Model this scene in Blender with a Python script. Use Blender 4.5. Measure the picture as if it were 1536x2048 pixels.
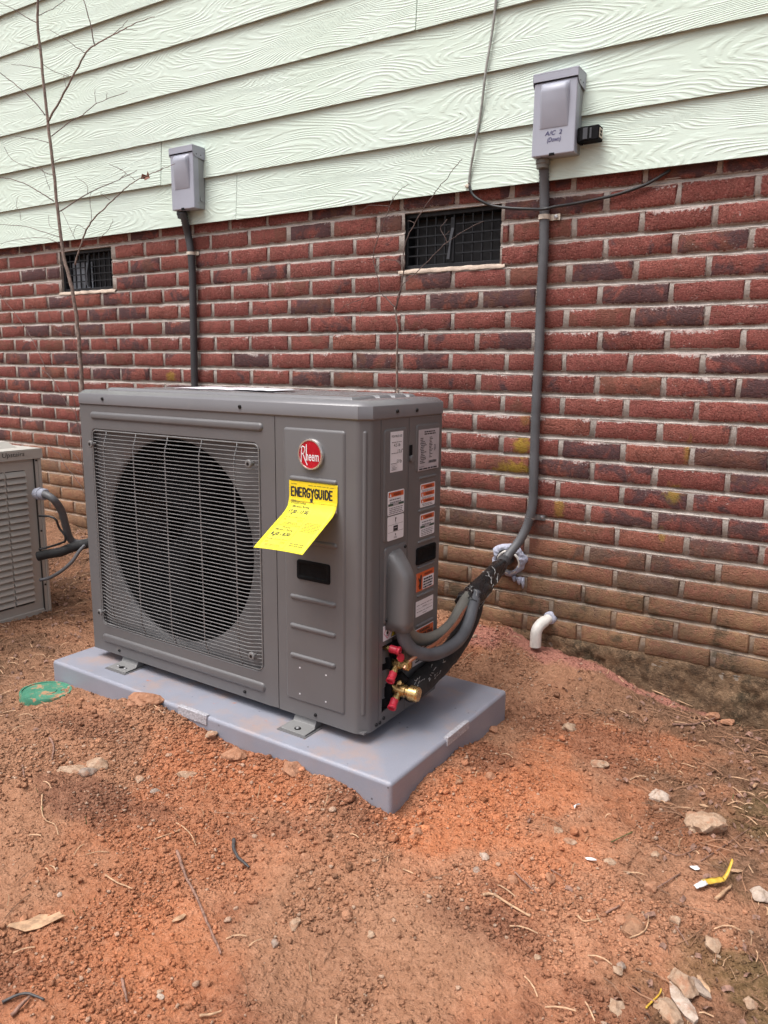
import bpy, bmesh, math, random
import numpy as np
from mathutils import Matrix, Vector

for o_ in list(bpy.data.objects):
    bpy.data.objects.remove(o_, do_unlink=True)
scene = bpy.context.scene
COL = scene.collection
random.seed(7)
rng = np.random.default_rng(11)

# ------------------------------------------------------------------ camera, sky, sun, exposure
cam_data = bpy.data.cameras.new('camera')
cam = bpy.data.objects.new('camera', cam_data)
COL.objects.link(cam)
CR = Vector((0.84466, 0.53518, 0.01131)); CU = Vector((-0.10994, 0.15276, 0.98213)); CF = Vector((-0.52388, 0.83081, -0.18787))
CC = Vector((2.1163, -2.3874, 0.9862))
cam.matrix_world = Matrix(((CR.x, CU.x, -CF.x, CC.x), (CR.y, CU.y, -CF.y, CC.y), (CR.z, CU.z, -CF.z, CC.z), (0, 0, 0, 1)))
cam_data.sensor_fit = 'VERTICAL'
cam_data.sensor_height = 36.0
cam_data.sensor_width = 27.0
cam_data.lens = 26.79
cam_data.clip_start = 0.02
cam_data.clip_end = 500.0
scene.camera = cam

SUN_DIR = Vector((-0.20, -0.36, 0.92)).normalized()      # towards the veiled sun
world = bpy.data.worlds.new('World')
scene.world = world
world.use_nodes = True
wn = world.node_tree.nodes; wl = world.node_tree.links
wn.clear()
sky = wn.new('ShaderNodeTexSky')
sky.sky_type = 'NISHITA'
sky.sun_disc = False
sky.sun_elevation = math.asin(SUN_DIR.z)
sky.sun_rotation = math.atan2(SUN_DIR.x, SUN_DIR.y)
sky.air_density = 1.0
sky.dust_density = 6.0
sky.ozone_density = 1.0
hs = wn.new('ShaderNodeHueSaturation'); hs.inputs['Saturation'].default_value = 0.42
bg = wn.new('ShaderNodeBackground'); bg.inputs['Strength'].default_value = 0.11
wo = wn.new('ShaderNodeOutputWorld')
wl.new(sky.outputs[0], hs.inputs['Color']); wl.new(hs.outputs[0], bg.inputs['Color']); wl.new(bg.outputs[0], wo.inputs['Surface'])

sun_data = bpy.data.lights.new('sun', 'SUN')
sun_data.energy = 1.3
sun_data.angle = math.radians(35)
sun_data.color = (1.0, 0.985, 0.97)
sun = bpy.data.objects.new('sun', sun_data)
sun.rotation_euler = SUN_DIR.to_track_quat('Z', 'Y').to_euler()
sun.location = (0, -4, 6)
COL.objects.link(sun)

scene.view_settings.view_transform = 'Standard'
scene.view_settings.look = 'None'
scene.view_settings.gamma = 1.0
scene.view_settings.use_curve_mapping = False
scene.view_settings.exposure = 0.88
scene.cycles.max_bounces = 5; scene.cycles.diffuse_bounces = 3; scene.cycles.glossy_bounces = 2; scene.cycles.transmission_bounces = 1

# measured positions (metres): x along the wall, y towards the house, z up
DATA = {"whip":[[1.204,-0.86,0.393],[1.205,-0.856,0.358],[1.212,-0.845,0.317],[1.224,-0.815,0.285],[1.236,-0.758,0.263],[1.238,-0.676,0.251],[1.232,-0.585,0.252],[1.222,-0.514,0.276],[1.208,-0.461,0.304],[1.19,-0.402,0.326]],"hose":[[1.2,-0.826,0.354],[1.2,-0.808,0.328],[1.2,-0.779,0.306],[1.2,-0.726,0.286],[1.2,-0.643,0.276],[1.195,-0.56,0.284],[1.185,-0.489,0.307],[1.175,-0.428,0.324]],"copper":[[1.22,-0.866,0.257],[1.225,-0.846,0.272],[1.232,-0.803,0.281],[1.23,-0.699,0.281],[1.215,-0.569,0.291],[1.19,-0.458,0.315]],"suction":[[1.212,-0.815,0.178],[1.205,-0.744,0.178],[1.2,-0.638,0.189],[1.192,-0.528,0.21],[1.182,-0.427,0.254],[1.175,-0.376,0.306]],"bundle":[[1.182,-0.451,0.301],[1.18,-0.404,0.314],[1.175,-0.336,0.328],[1.165,-0.243,0.344],[1.155,-0.151,0.352]],"bundle_tail":[[1.168,-0.274,0.336],[1.16,-0.194,0.352],[1.15,-0.117,0.36],[1.14,-0.052,0.356]],"conduit_main":[[1.196,-0.045,1.609],[1.196,-0.035,1.572],[1.197,-0.022,1.495],[1.202,-0.022,1.348],[1.201,-0.022,1.197],[1.203,-0.022,1.043],[1.202,-0.022,0.885],[1.204,-0.022,0.723],[1.207,-0.022,0.59],[1.206,-0.024,0.532],[1.195,-0.03,0.472],[1.177,-0.045,0.422],[1.157,-0.07,0.383],[1.138,-0.1,0.345]],"conduit_left":[[-0.336,-0.06,1.594],[-0.339,-0.05,1.565],[-0.348,-0.025,1.511],[-0.338,-0.022,1.441],[-0.334,-0.022,1.331],[-0.338,-0.022,1.148],[-0.343,-0.022,0.919],[-0.341,-0.022,0.834]],"cable":[[1.017,-0.032,2.129],[1.014,-0.032,2.088],[1.005,-0.03,2.008],[0.989,-0.034,1.896],[0.975,-0.03,1.784],[0.959,-0.034,1.682],[0.944,-0.03,1.61],[0.94,-0.03,1.568]],"cable_black":[[0.941,-0.03,1.564],[0.954,-0.03,1.536],[0.981,-0.03,1.515],[1.021,-0.02,1.496],[1.082,-0.02,1.483],[1.154,-0.03,1.472],[1.208,-0.052,1.463],[1.239,-0.04,1.469],[1.306,-0.012,1.479],[1.411,-0.012,1.49],[1.496,-0.012,1.509],[1.543,-0.012,1.53],[1.561,-0.004,1.543]],"clampB":[1.201,0.0,0.499],"clampT":[1.195,0.0,1.446],"lclamp":[-0.364,0.0,1.439],"sleeve":[1.121,0.0,0.335],"drain":[1.28,0.0,0.153],"drainpts":[[1.271,0.03,0.144],[1.27,-0.02,0.148],[1.262,-0.05,0.144],[1.256,-0.065,0.135],[1.253,-0.068,0.118],[1.254,-0.068,0.092]],"ac_whip":[[-0.437,-0.72,0.509],[-0.401,-0.72,0.509],[-0.37,-0.71,0.492],[-0.373,-0.68,0.446],[-0.384,-0.66,0.388],[-0.391,-0.64,0.331],[-0.376,-0.62,0.312],[-0.327,-0.6,0.321],[-0.263,-0.57,0.339]],"ac_line":[[-0.448,-0.74,0.274],[-0.418,-0.72,0.283],[-0.37,-0.7,0.294],[-0.337,-0.67,0.31],[-0.297,-0.64,0.323],[-0.223,-0.6,0.35]],"ac_wire":[[-0.422,-0.74,0.431],[-0.371,-0.73,0.433],[-0.351,-0.72,0.421],[-0.351,-0.71,0.391],[-0.334,-0.7,0.36],[-0.336,-0.7,0.34],[-0.354,-0.7,0.332],[-0.399,-0.71,0.315],[-0.438,-0.74,0.302]],"ac_low":[[-0.431,-0.75,0.188],[-0.398,-0.73,0.198],[-0.348,-0.71,0.23],[-0.313,-0.69,0.266],[-0.299,-0.67,0.3],[-0.289,-0.65,0.322]],"ac_corner":[[-0.487,-0.726,0.05],[-0.459,-0.743,0.06]],"ac_pts":{"topback":[-0.487,-0.68,0.659],"bot0":[-0.487,-0.885,0.046],"top0":[-0.487,-0.832,0.645],"topz":[-0.487,-0.828,0.69],"lou_tr":[-0.487,-0.741,0.59],"lou_br":[-0.487,-0.768,0.089],"lou_gap_t":[-0.487,-0.822,0.587],"lou_tl":[-0.487,-0.817,0.582],"conn":[-0.487,-0.687,0.499],"rail":[-0.487,-0.691,0.656],"postL":[-0.487,-0.704,0.639],"post2":[-0.487,-0.682,0.637]},"sapling_a":[[0.009,0.0045,[[-0.779,-0.25,0.652],[-0.792,-0.25,0.87],[-0.795,-0.25,1.04],[-0.807,-0.25,1.229],[-0.836,-0.25,1.353],[-0.862,-0.25,1.433],[-0.882,-0.25,1.61],[-0.899,-0.25,1.86],[-0.911,-0.25,1.978],[-0.926,-0.25,2.209],[-0.934,-0.25,2.351],[-0.92,-0.25,2.431],[-0.907,-0.25,2.483]]],[0.0045,0.0012,[[-0.912,-0.25,1.968],[-0.834,-0.24,2.045],[-0.741,-0.23,2.135],[-0.678,-0.22,2.2],[-0.638,-0.21,2.223],[-0.54,-0.2,2.243],[-0.464,-0.19,2.258],[-0.404,-0.18,2.271],[-0.331,-0.17,2.274]]],[0.0025,0.0015,[[-0.65,-0.2,2.229],[-0.67,-0.2,2.314],[-0.701,-0.2,2.401],[-0.712,-0.2,2.44]]],[0.0015,0.0008,[[-0.553,-0.19,2.249],[-0.519,-0.18,2.268],[-0.485,-0.17,2.295]]],[0.0012,0.0007,[[-0.49,-0.18,2.262],[-0.42,-0.18,2.242]]],[0.0016,0.0009,[[-0.686,-0.22,2.2],[-0.727,-0.233,2.228],[-0.769,-0.247,2.259],[-0.842,-0.26,2.301]]],[0.0022,0.0009,[[-0.893,-0.25,1.912],[-0.801,-0.236,1.951],[-0.721,-0.222,1.976],[-0.649,-0.208,2.01],[-0.597,-0.194,2.024],[-0.493,-0.18,2.039]]],[0.0012,0.0008,[[-0.659,-0.2,2.016],[-0.667,-0.2,2.048],[-0.662,-0.2,2.07]]],[0.001,0.0007,[[-0.609,-0.19,2.028],[-0.603,-0.19,2.051]]],[0.0026,0.0009,[[-0.868,-0.25,1.614],[-0.768,-0.235,1.652],[-0.672,-0.22,1.684],[-0.595,-0.205,1.702],[-0.551,-0.19,1.719],[-0.537,-0.175,1.745],[-0.652,-0.16,1.795]]],[0.0014,0.0008,[[-0.563,-0.18,1.723],[-0.492,-0.175,1.739],[-0.468,-0.17,1.747]]],[0.0012,0.0008,[[-0.721,-0.22,1.674],[-0.725,-0.22,1.709],[-0.795,-0.22,1.751]]],[0.004,0.001,[[-0.79,-0.25,1.392],[-0.768,-0.237,1.462],[-0.737,-0.224,1.532],[-0.71,-0.211,1.571],[-0.659,-0.198,1.608],[-0.61,-0.185,1.645],[-0.546,-0.172,1.684],[-0.499,-0.159,1.71],[-0.453,-0.146,1.727],[-0.379,-0.133,1.744],[-0.307,-0.12,1.762]]],[0.0012,0.0008,[[-0.716,-0.24,1.528],[-0.784,-0.23,1.555],[-0.835,-0.22,1.52]]],[0.0013,0.0008,[[-0.693,-0.23,1.567],[-0.7,-0.225,1.647],[-0.696,-0.22,1.676]]],[0.0012,0.0007,[[-0.607,-0.2,1.642],[-0.659,-0.2,1.671],[-0.651,-0.2,1.68]]],[0.0012,0.0008,[[-0.497,-0.16,1.715],[-0.555,-0.16,1.75],[-0.599,-0.16,1.774]]],[0.001,0.0007,[[-0.412,-0.13,1.739],[-0.353,-0.13,1.756]]],[0.0026,0.0014,[[-0.926,-0.25,1.999],[-0.973,-0.26,2.052],[-1.022,-0.27,2.096],[-1.105,-0.28,2.155],[-1.156,-0.29,2.191],[-1.173,-0.3,2.21]]],[0.0026,0.0014,[[-0.905,-0.25,1.658],[-0.962,-0.262,1.691],[-1.011,-0.274,1.719],[-1.113,-0.286,1.758],[-1.202,-0.298,1.776],[-1.238,-0.31,1.78]]],[0.002,0.001,[[-0.935,-0.25,2.347],[-0.99,-0.267,2.38],[-1.03,-0.283,2.406],[-1.103,-0.3,2.443]]],[0.0015,0.0008,[[-0.913,-0.25,1.889],[-0.985,-0.275,1.909],[-1.068,-0.3,1.925]]],[0.0014,0.0008,[[-0.93,-0.25,2.177],[-1.001,-0.275,2.194],[-1.057,-0.3,2.201]]],[0.0014,0.0008,[[-0.92,-0.25,2.194],[-0.89,-0.237,2.171],[-0.86,-0.225,2.158],[-0.806,-0.212,2.138],[-0.853,-0.2,2.164]]],[0.0015,0.001,[[-0.923,-0.25,2.376],[-0.866,-0.225,2.396],[-0.817,-0.2,2.427]]],[0.0012,0.0007,[[-0.938,-0.25,2.254],[-0.989,-0.265,2.273],[-1.025,-0.28,2.284]]],[0.001,0.0007,[[-0.789,-0.24,2.085],[-0.797,-0.24,2.114],[-0.8,-0.24,2.134]]],[0.0016,0.0008,[[-0.894,-0.25,1.761],[-0.935,-0.262,1.773],[-0.966,-0.274,1.794],[-1.052,-0.286,1.812],[-1.118,-0.298,1.847],[-1.138,-0.31,1.892]]],[0.0012,0.0007,[[-0.897,-0.25,1.81],[-0.849,-0.235,1.827],[-0.804,-0.22,1.82]]],[0.0011,0.0007,[[-0.912,-0.26,1.701],[-0.924,-0.27,1.76],[-0.932,-0.28,1.789]]],[0.0018,0.001,[[-0.871,-0.25,1.508],[-0.951,-0.27,1.532],[-1.06,-0.29,1.563],[-1.211,-0.31,1.58]]],[0.0014,0.0008,[[-0.882,-0.25,1.484],[-0.971,-0.27,1.513],[-1.14,-0.29,1.513],[-1.222,-0.31,1.5]]],[0.001,0.0007,[[-0.884,-0.25,1.54],[-0.943,-0.25,1.56],[-0.946,-0.25,1.606]]],[0.001,0.0007,[[-1.073,-0.3,1.589],[-1.073,-0.3,1.619],[-1.096,-0.3,1.652],[-1.079,-0.3,1.681]]],[0.001,0.0007,[[-0.793,-0.24,1.499],[-0.858,-0.24,1.6],[-0.873,-0.24,1.621]]],[0.0013,0.0008,[[-0.744,-0.24,1.49],[-0.648,-0.227,1.495],[-0.591,-0.213,1.541],[-0.597,-0.2,1.568]]]],"sapling_c":[[0.001,0.0008,[[-1.084,-0.2,1.284],[-1.029,-0.2,1.13],[-0.891,-0.2,1.085],[-0.864,-0.2,0.822]]],[0.0018,0.0012,[[-1.172,-0.18,0.951],[-1.096,-0.183,0.911],[-1.048,-0.187,0.862],[-0.988,-0.19,0.795],[-0.933,-0.193,0.764],[-0.917,-0.197,0.697],[-0.898,-0.2,0.664]]],[0.0012,0.0018,[[-1.513,-0.15,1.305],[-1.35,-0.16,1.183],[-1.231,-0.17,1.066],[-1.146,-0.18,0.951]]],[0.0012,0.001,[[-0.983,-0.2,0.953],[-0.947,-0.2,0.887],[-0.92,-0.2,0.798],[-0.898,-0.2,0.664],[-0.892,-0.2,0.619]]],[0.0011,0.0018,[[-1.153,-0.2,0.638],[-1.104,-0.204,0.582],[-1.043,-0.208,0.568],[-1.005,-0.212,0.52],[-0.932,-0.216,0.468],[-0.855,-0.22,0.395]]],[0.0011,0.0014,[[-1.015,-0.2,0.657],[-1.003,-0.207,0.613],[-0.925,-0.213,0.572],[-0.856,-0.22,0.521]]],[0.0009,0.0009,[[-0.972,-0.21,0.511],[-0.869,-0.22,0.497]]]],"sapling_b":[[0.0042,0.0032,[[0.735,-0.12,0.846],[0.732,-0.12,0.895],[0.732,-0.12,1.016],[0.733,-0.12,1.111],[0.727,-0.12,1.149],[0.721,-0.12,1.182]]],[0.0022,0.001,[[0.721,-0.12,1.182],[0.69,-0.118,1.211],[0.659,-0.116,1.236],[0.65,-0.113,1.275],[0.635,-0.111,1.313],[0.624,-0.109,1.361],[0.651,-0.107,1.434],[0.683,-0.104,1.509],[0.692,-0.102,1.531],[0.695,-0.1,1.545]]],[0.001,0.0009,[[0.644,-0.12,1.312],[0.672,-0.12,1.336],[0.712,-0.12,1.336],[0.74,-0.12,1.325],[0.752,-0.12,1.31]]],[0.001,0.0007,[[0.68,-0.1,1.512],[0.65,-0.107,1.518],[0.608,-0.113,1.519],[0.563,-0.12,1.501]]],[0.0013,0.0007,[[0.662,-0.12,1.236],[0.6,-0.115,1.219],[0.549,-0.11,1.207],[0.502,-0.105,1.194],[0.458,-0.1,1.161]]],[0.001,0.0007,[[0.591,-0.11,1.215],[0.573,-0.105,1.192],[0.564,-0.1,1.134]]],[0.0022,0.0018,[[0.726,-0.12,1.177],[0.744,-0.123,1.232],[0.759,-0.127,1.309],[0.763,-0.13,1.349]]],[0.002,0.0009,[[0.757,-0.13,1.298],[0.758,-0.127,1.369],[0.776,-0.124,1.417],[0.803,-0.121,1.46],[0.829,-0.118,1.494],[0.86,-0.115,1.531],[0.877,-0.112,1.553],[0.898,-0.109,1.571],[0.923,-0.106,1.6],[0.946,-0.103,1.624],[0.948,-0.1,1.628]]],[0.0017,0.0008,[[0.728,-0.13,1.178],[0.741,-0.127,1.228],[0.758,-0.123,1.261],[0.801,-0.12,1.289],[0.861,-0.117,1.339],[0.911,-0.113,1.38],[0.937,-0.11,1.395],[0.962,-0.107,1.409],[0.997,-0.103,1.424],[1.031,-0.1,1.435]]],[0.001,0.0007,[[0.907,-0.11,1.381],[0.9,-0.107,1.398],[0.881,-0.105,1.423],[0.889,-0.103,1.439],[0.902,-0.1,1.452]]],[0.0008,0.0007,[[0.901,-0.11,1.401],[0.912,-0.1,1.416]]],[0.001,0.0007,[[0.759,-0.13,1.304],[0.741,-0.13,1.324],[0.72,-0.13,1.336],[0.705,-0.13,1.337]]],[0.0012,0.0008,[[0.684,-0.1,1.515],[0.709,-0.1,1.549],[0.739,-0.1,1.568],[0.757,-0.1,1.574]]],[0.0009,0.0007,[[0.792,-0.12,1.445],[0.777,-0.12,1.454],[0.765,-0.12,1.456]]],[0.0012,0.0008,[[0.734,-0.12,0.9],[0.713,-0.12,0.914],[0.69,-0.12,0.926]]],[0.0012,0.0008,[[0.734,-0.12,0.9],[0.754,-0.12,0.91],[0.771,-0.12,0.92]]]],"rocks":[[0.563,-1.348,0.086,0.03,"tan"],[0.607,-1.301,0.063,0.036,"tan"],[0.615,-1.341,0.044,0.027,"grey"],[0.81,-1.204,0.053,0.029,"tan"],[0.738,-1.282,0.026,0.021,"tan"],[0.807,-1.297,0.023,0.015,"grey"],[1.045,-1.069,0.046,0.051,"clay"],[1.031,-1.091,0.028,0.023,"grey"],[1.789,-0.62,0.049,0.043,"pale"],[1.914,-0.717,0.085,0.062,"tan"],[1.628,-0.565,0.045,0.025,"tan"],[1.767,-0.956,0.03,0.018,"tan"],[1.686,-1.081,0.022,0.025,"clay"],[1.35,-1.456,0.02,0.029,"tan"],[1.358,-1.517,0.015,0.015,"grey"],[1.96,-1.208,0.043,0.049,"tan"],[1.985,-1.086,0.028,0.03,"tan"],[1.952,-1.282,0.039,0.051,"tan"],[1.856,-1.123,0.041,0.056,"brown"],[1.838,-1.123,0.019,0.021,"clay"],[1.552,-1.094,0.016,0.02,"pale"],[1.558,-1.143,0.018,0.015,"grey"],[1.499,-0.42,0.045,0.033,"tan"],[1.813,-0.026,0.058,0.031,"clay"],[1.861,-0.028,0.044,0.024,"clay"],[2.04,-0.9,0.042,0.035,"pale"],[1.865,-1.249,0.018,0.016,"tan"],[1.867,-1.234,0.014,0.014,"grey"],[0.86,-1.086,0.065,0.049,"clay"],[0.769,-1.068,0.031,0.028,"tan"],[0.518,-1.079,0.096,0.051,"clay"],[1.633,-1.138,0.022,0.02,"clay"],[1.677,-0.939,0.029,0.017,"tan"],[1.858,-0.996,0.025,0.025,"clay"],[1.92,-1.063,0.018,0.018,"tan"],[2.058,-1.184,0.023,0.021,"tan"],[1.884,-1.325,0.025,0.029,"tan"],[1.841,-0.879,0.019,0.017,"tan"],[1.474,-1.397,0.014,0.016,"tan"],[1.744,-1.294,0.012,0.012,"tan"],[1.275,-1.697,0.012,0.01,"pale"],[0.939,-1.639,0.01,0.01,"pale"],[1.106,-1.763,0.01,0.009,"tan"],[1.266,-1.69,0.011,0.011,"tan"],[1.261,-1.309,0.022,0.02,"clay"],[1.433,-0.804,0.026,0.023,"clay"],[1.331,-0.565,0.029,0.026,"clay"],[1.392,-1.098,0.026,0.021,"clay"],[1.396,-1.114,0.019,0.016,"clay"],[1.386,-0.879,0.018,0.018,"brown"],[1.642,-0.91,0.019,0.017,"tan"],[1.387,-1.381,0.013,0.013,"clay"]],"sticks":{"a":[[1.035,-1.439],[1.102,-1.479],[1.165,-1.511],[1.234,-1.548],[1.296,-1.584]],"b":[[1.097,-1.342],[1.122,-1.368],[1.15,-1.384],[1.186,-1.392]],"c":[[1.607,-1.219],[1.622,-1.207],[1.649,-1.211],[1.7,-1.217]],"d":[[1.625,-1.111],[1.655,-1.128],[1.684,-1.145]],"e":[[0.406,-1.295],[0.449,-1.313],[0.501,-1.353]],"f":[[0.62,-1.46],[0.671,-1.496],[0.711,-1.513],[0.747,-1.516],[0.784,-1.533]],"g":[[0.478,-1.417],[0.536,-1.449]],"h":[[0.963,-1.434],[0.974,-1.41],[0.983,-1.381]],"i":[[0.952,-1.365],[0.981,-1.371],[1.016,-1.382],[1.049,-1.401]],"j":[[0.877,-1.536],[0.889,-1.518],[0.912,-1.508]],"k":[[0.97,-1.561],[1.005,-1.562],[1.041,-1.556]],"l":[[1.083,-1.84],[1.102,-1.815],[1.139,-1.805]],"m":[[1.122,-1.848],[1.115,-1.815]],"n":[[1.2,-1.709],[1.24,-1.731]],"o":[[1.355,-1.69],[1.37,-1.679],[1.378,-1.666]],"p":[[1.734,-0.199],[1.779,-0.143],[1.81,-0.077],[1.831,-0.004],[1.834,0.048]],"q":[[1.846,0.024],[1.914,0.019],[1.977,0.005]],"r":[[1.849,0.037],[1.911,0.045],[1.972,0.059]],"s":[[1.972,-0.968],[1.99,-0.901]],"t":[[1.766,-1.151],[1.781,-1.159],[1.803,-1.136]],"u":[[1.805,-1.124],[1.824,-1.086]],"v":[[1.862,-1.161],[1.877,-1.143],[1.882,-1.119],[1.876,-1.083]],"x":[[1.753,-0.89],[1.784,-0.826]],"y":[[1.924,-1.3],[1.929,-1.274],[1.934,-1.251],[1.934,-1.239]],"z":[[1.836,-0.85],[1.883,-0.867],[1.916,-0.805]],"aa":[[1.677,-1.053],[1.706,-1.06]],"bb":[[1.926,-0.86],[1.959,-0.765],[1.994,-0.655]],"cc":[[1.923,-1.081],[1.952,-1.114]],"dd":[[1.899,-0.921],[1.868,-0.995]],"ee":[[1.584,-0.007],[1.656,-0.01],[1.755,-0.016]]},"pts":{"cover":[0.164,-1.121],"leaf1":[0.973,-1.703],"leaf2":[1.173,-1.562],"chip":[1.968,-1.249],"wrapA":[1.933,-0.959],"wrapB":[1.944,-0.934],"wrapC":[1.971,-0.907],"wrapD":[1.985,-0.876],"white":[1.65,-0.811],"white2":[1.737,-0.978],"white3":[1.921,-0.888],"white4":[1.639,-0.182],"leafs3":[1.99,-0.849],"leafs4":[1.979,-0.447],"leafs5":[1.989,-1.186],"leafs6":[1.892,-0.622],"chip2":[1.983,-1.196],"pinkA":[1.278,-0.029],"pinkB":[1.434,-0.029],"pinkC":[1.075,-0.131],"pinkD":[1.562,-0.016],"pinkE":[1.737,-0.038],"pinkF":[1.204,-0.069],"debA":[1.641,-0.202],"debB":[1.861,-0.5],"debC":[1.871,-0.923],"debD":[2.069,-1.027],"debE":[1.93,-1.295],"debF":[1.981,-0.153],"moss":[1.941,-0.498],"l1":[-0.209,-0.949],"l2":[0.06,-1.221],"l3":[0.606,-1.482],"l4":[0.884,-1.508],"l5":[0.4,-1.215],"cl1":[1.434,-1.13],"cl2":[1.536,-0.835],"cl3":[1.41,-0.972],"dk1":[1.632,-1.283],"dk2":[0.708,-1.386],"pile1":[0.52,-1.063],"pile2":[0.845,-1.07],"pile3":[1.142,-1.086],"tuft":[-0.243,-0.86],"tuft2":[0.284,-1.148]}}

# ------------------------------------------------------------------ small numpy noise
def _h(ix, iy, seed):
    n = (ix.astype(np.int64) * 374761393 + iy.astype(np.int64) * 668265263 + seed * 144665) & 0xFFFFFFFF
    n = ((n ^ (n >> 13)) * 1274126177) & 0xFFFFFFFF
    n = n ^ (n >> 16)
    return (n & 0xFFFFFF) / float(0xFFFFFF)
def vnoise(x, y, seed=0):
    x = np.asarray(x, float); y = np.asarray(y, float)
    ix = np.floor(x); iy = np.floor(y); fx = x - ix; fy = y - iy
    fx = fx * fx * fx * (fx * (fx * 6 - 15) + 10); fy = fy * fy * fy * (fy * (fy * 6 - 15) + 10)
    a = _h(ix, iy, seed); b = _h(ix + 1, iy, seed); c = _h(ix, iy + 1, seed); d = _h(ix + 1, iy + 1, seed)
    return (a + (b - a) * fx) * (1 - fy) + (c + (d - c) * fx) * fy
def fbm(x, y, scale, octv=4, seed=0, gain=0.5):
    s = 0.0; amp = 1.0; tot = 0.0
    for i in range(octv):
        s = s + amp * vnoise(np.asarray(x) * scale + 17.3 * i, np.asarray(y) * scale - 9.1 * i, seed + i); tot += amp
        amp *= gain; scale *= 2.03
    return s / tot            # 0..1
def sstep(a, b, x):
    t = np.clip((np.asarray(x, float) - a) / (b - a), 0, 1)
    return t * t * (3 - 2 * t)

# ------------------------------------------------------------------ mesh helpers
class MB:
    def __init__(s): s.v = []; s.f = []; s.m = []
    def add(s, vs, fs, m=0):
        k = len(s.v); s.v.extend([tuple(float(c) for c in q) for q in vs]); s.f.extend([tuple(i + k for i in q) for q in fs]); s.m.extend([m] * len(fs)); return s
    def box(s, x0, x1, y0, y1, z0, z1, m=0):
        vs = [(x, y, z) for x in (x0, x1) for y in (y0, y1) for z in (z0, z1)]
        return s.add(vs, [(0, 1, 3, 2), (4, 6, 7, 5), (0, 4, 5, 1), (2, 3, 7, 6), (0, 2, 6, 4), (1, 5, 7, 3)], m)
    def quad(s, a, b, c, d, m=0): return s.add([a, b, c, d], [(0, 1, 2, 3)], m)
    def tube(s, pts, r, n=8, caps=True, m=0):
        P = [Vector(q) for q in pts]; k = len(P)
        rr = r if hasattr(r, '__len__') else [r] * k
        vs = []; fs = []
        T = [(P[min(i + 1, k - 1)] - P[max(i - 1, 0)]).normalized() for i in range(k)]
        N = T[0].orthogonal().normalized()
        for i in range(k):
            if i: 
                N = (N - T[i] * N.dot(T[i]))
                N = N.normalized() if N.length > 1e-6 else T[i].orthogonal().normalized()
            B = T[i].cross(N)
            for j in range(n):
                a = 2 * math.pi * j / n
                vs.append(P[i] + (N * math.cos(a) + B * math.sin(a)) * rr[i])
        for i in range(k - 1):
            for j in range(n):
                fs.append((i * n + j, i * n + (j + 1) % n, (i + 1) * n + (j + 1) % n, (i + 1) * n + j))
        if caps:
            fs.append(tuple(range(n - 1, -1, -1))); fs.append(tuple((k - 1) * n + j for j in range(n)))
        return s.add(vs, fs, m)
    def lathe(s, c, axis, prof, n=20, m=0):      # prof: (distance along axis, radius)
        c = Vector(c); a = Vector(axis).normalized(); u = a.orthogonal().normalized(); w = a.cross(u)
        vs = []; fs = []; k = len(prof)
        for d, r in prof:
            for j in range(n):
                t = 2 * math.pi * (j + .5) / n
                vs.append(c + a * d + (u * math.cos(t) + w * math.sin(t)) * max(r, 1e-5))
        for i in range(k - 1):
            for j in range(n):
                fs.append((i * n + j, i * n + (j + 1) % n, (i + 1) * n + (j + 1) % n, (i + 1) * n + j))
        fs.append(tuple(range(n - 1, -1, -1))); fs.append(tuple((k - 1) * n + j for j in range(n)))
        return s.add(vs, fs, m)
    def mesh(s, name):
        me = bpy.data.meshes.new(name); me.from_pydata(s.v, [], s.f); me.update()
        return me

def spline(pts, sub=6):
    P = [Vector(q) for q in pts]; out = []
    for i in range(len(P) - 1):
        p0 = P[max(i - 1, 0)]; p1 = P[i]; p2 = P[i + 1]; p3 = P[min(i + 2, len(P) - 1)]
        for k in range(sub):
            t = k / sub
            out.append(0.5 * ((2 * p1) + (p2 - p0) * t + (2 * p0 - 5 * p1 + 4 * p2 - p3) * t * t + (3 * p1 - p0 - 3 * p2 + p3) * t ** 3))
    out.append(P[-1]); return out

def obj(name, mb, mat, parent=None, smooth=False, bevel=0, seg=2, fix=True):
    me = mb.mesh(name) if isinstance(mb, MB) else mb
    mats = mat if isinstance(mat, (list, tuple)) else [mat]
    if isinstance(mb, MB):
        for q in mats: me.materials.append(q)
        if len(mats) > 1: me.polygons.foreach_set('material_index', mb.m)
        if fix:
            bm = bmesh.new(); bm.from_mesh(me); bmesh.ops.recalc_face_normals(bm, faces=bm.faces); bm.to_mesh(me); bm.free()
    elif not me.materials:
        for q in mats: me.materials.append(q)
    o = bpy.data.objects.new(name, me); COL.objects.link(o)
    if parent: o.parent = parent
    if smooth or bevel: me.polygons.foreach_set('use_smooth', [True] * len(me.polygons))
    if smooth == 'angle' or (bevel and not smooth):
        try: me.set_sharp_from_angle(angle=math.radians(35))
        except Exception: pass
    if bevel:
        b = o.modifiers.new('bevel', 'BEVEL'); b.width = bevel; b.segments = seg; b.limit_method = 'ANGLE'; b.angle_limit = math.radians(40); b.harden_normals = True
    return o
def tag(o, label=None, cat=None, group=None, kind=None):
    if label: o['label'] = label
    if cat: o['category'] = cat
    if group: o['group'] = group
    if kind: o['kind'] = kind
    return o
def thing(name, label, cat, loc=(0, 0, 0), rz=0, group=None):
    o = bpy.data.objects.new(name, None); o.empty_display_size = .05; COL.objects.link(o)
    o.location = loc; o.rotation_euler = (0, 0, rz)
    return tag(o, label, cat, group)
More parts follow.
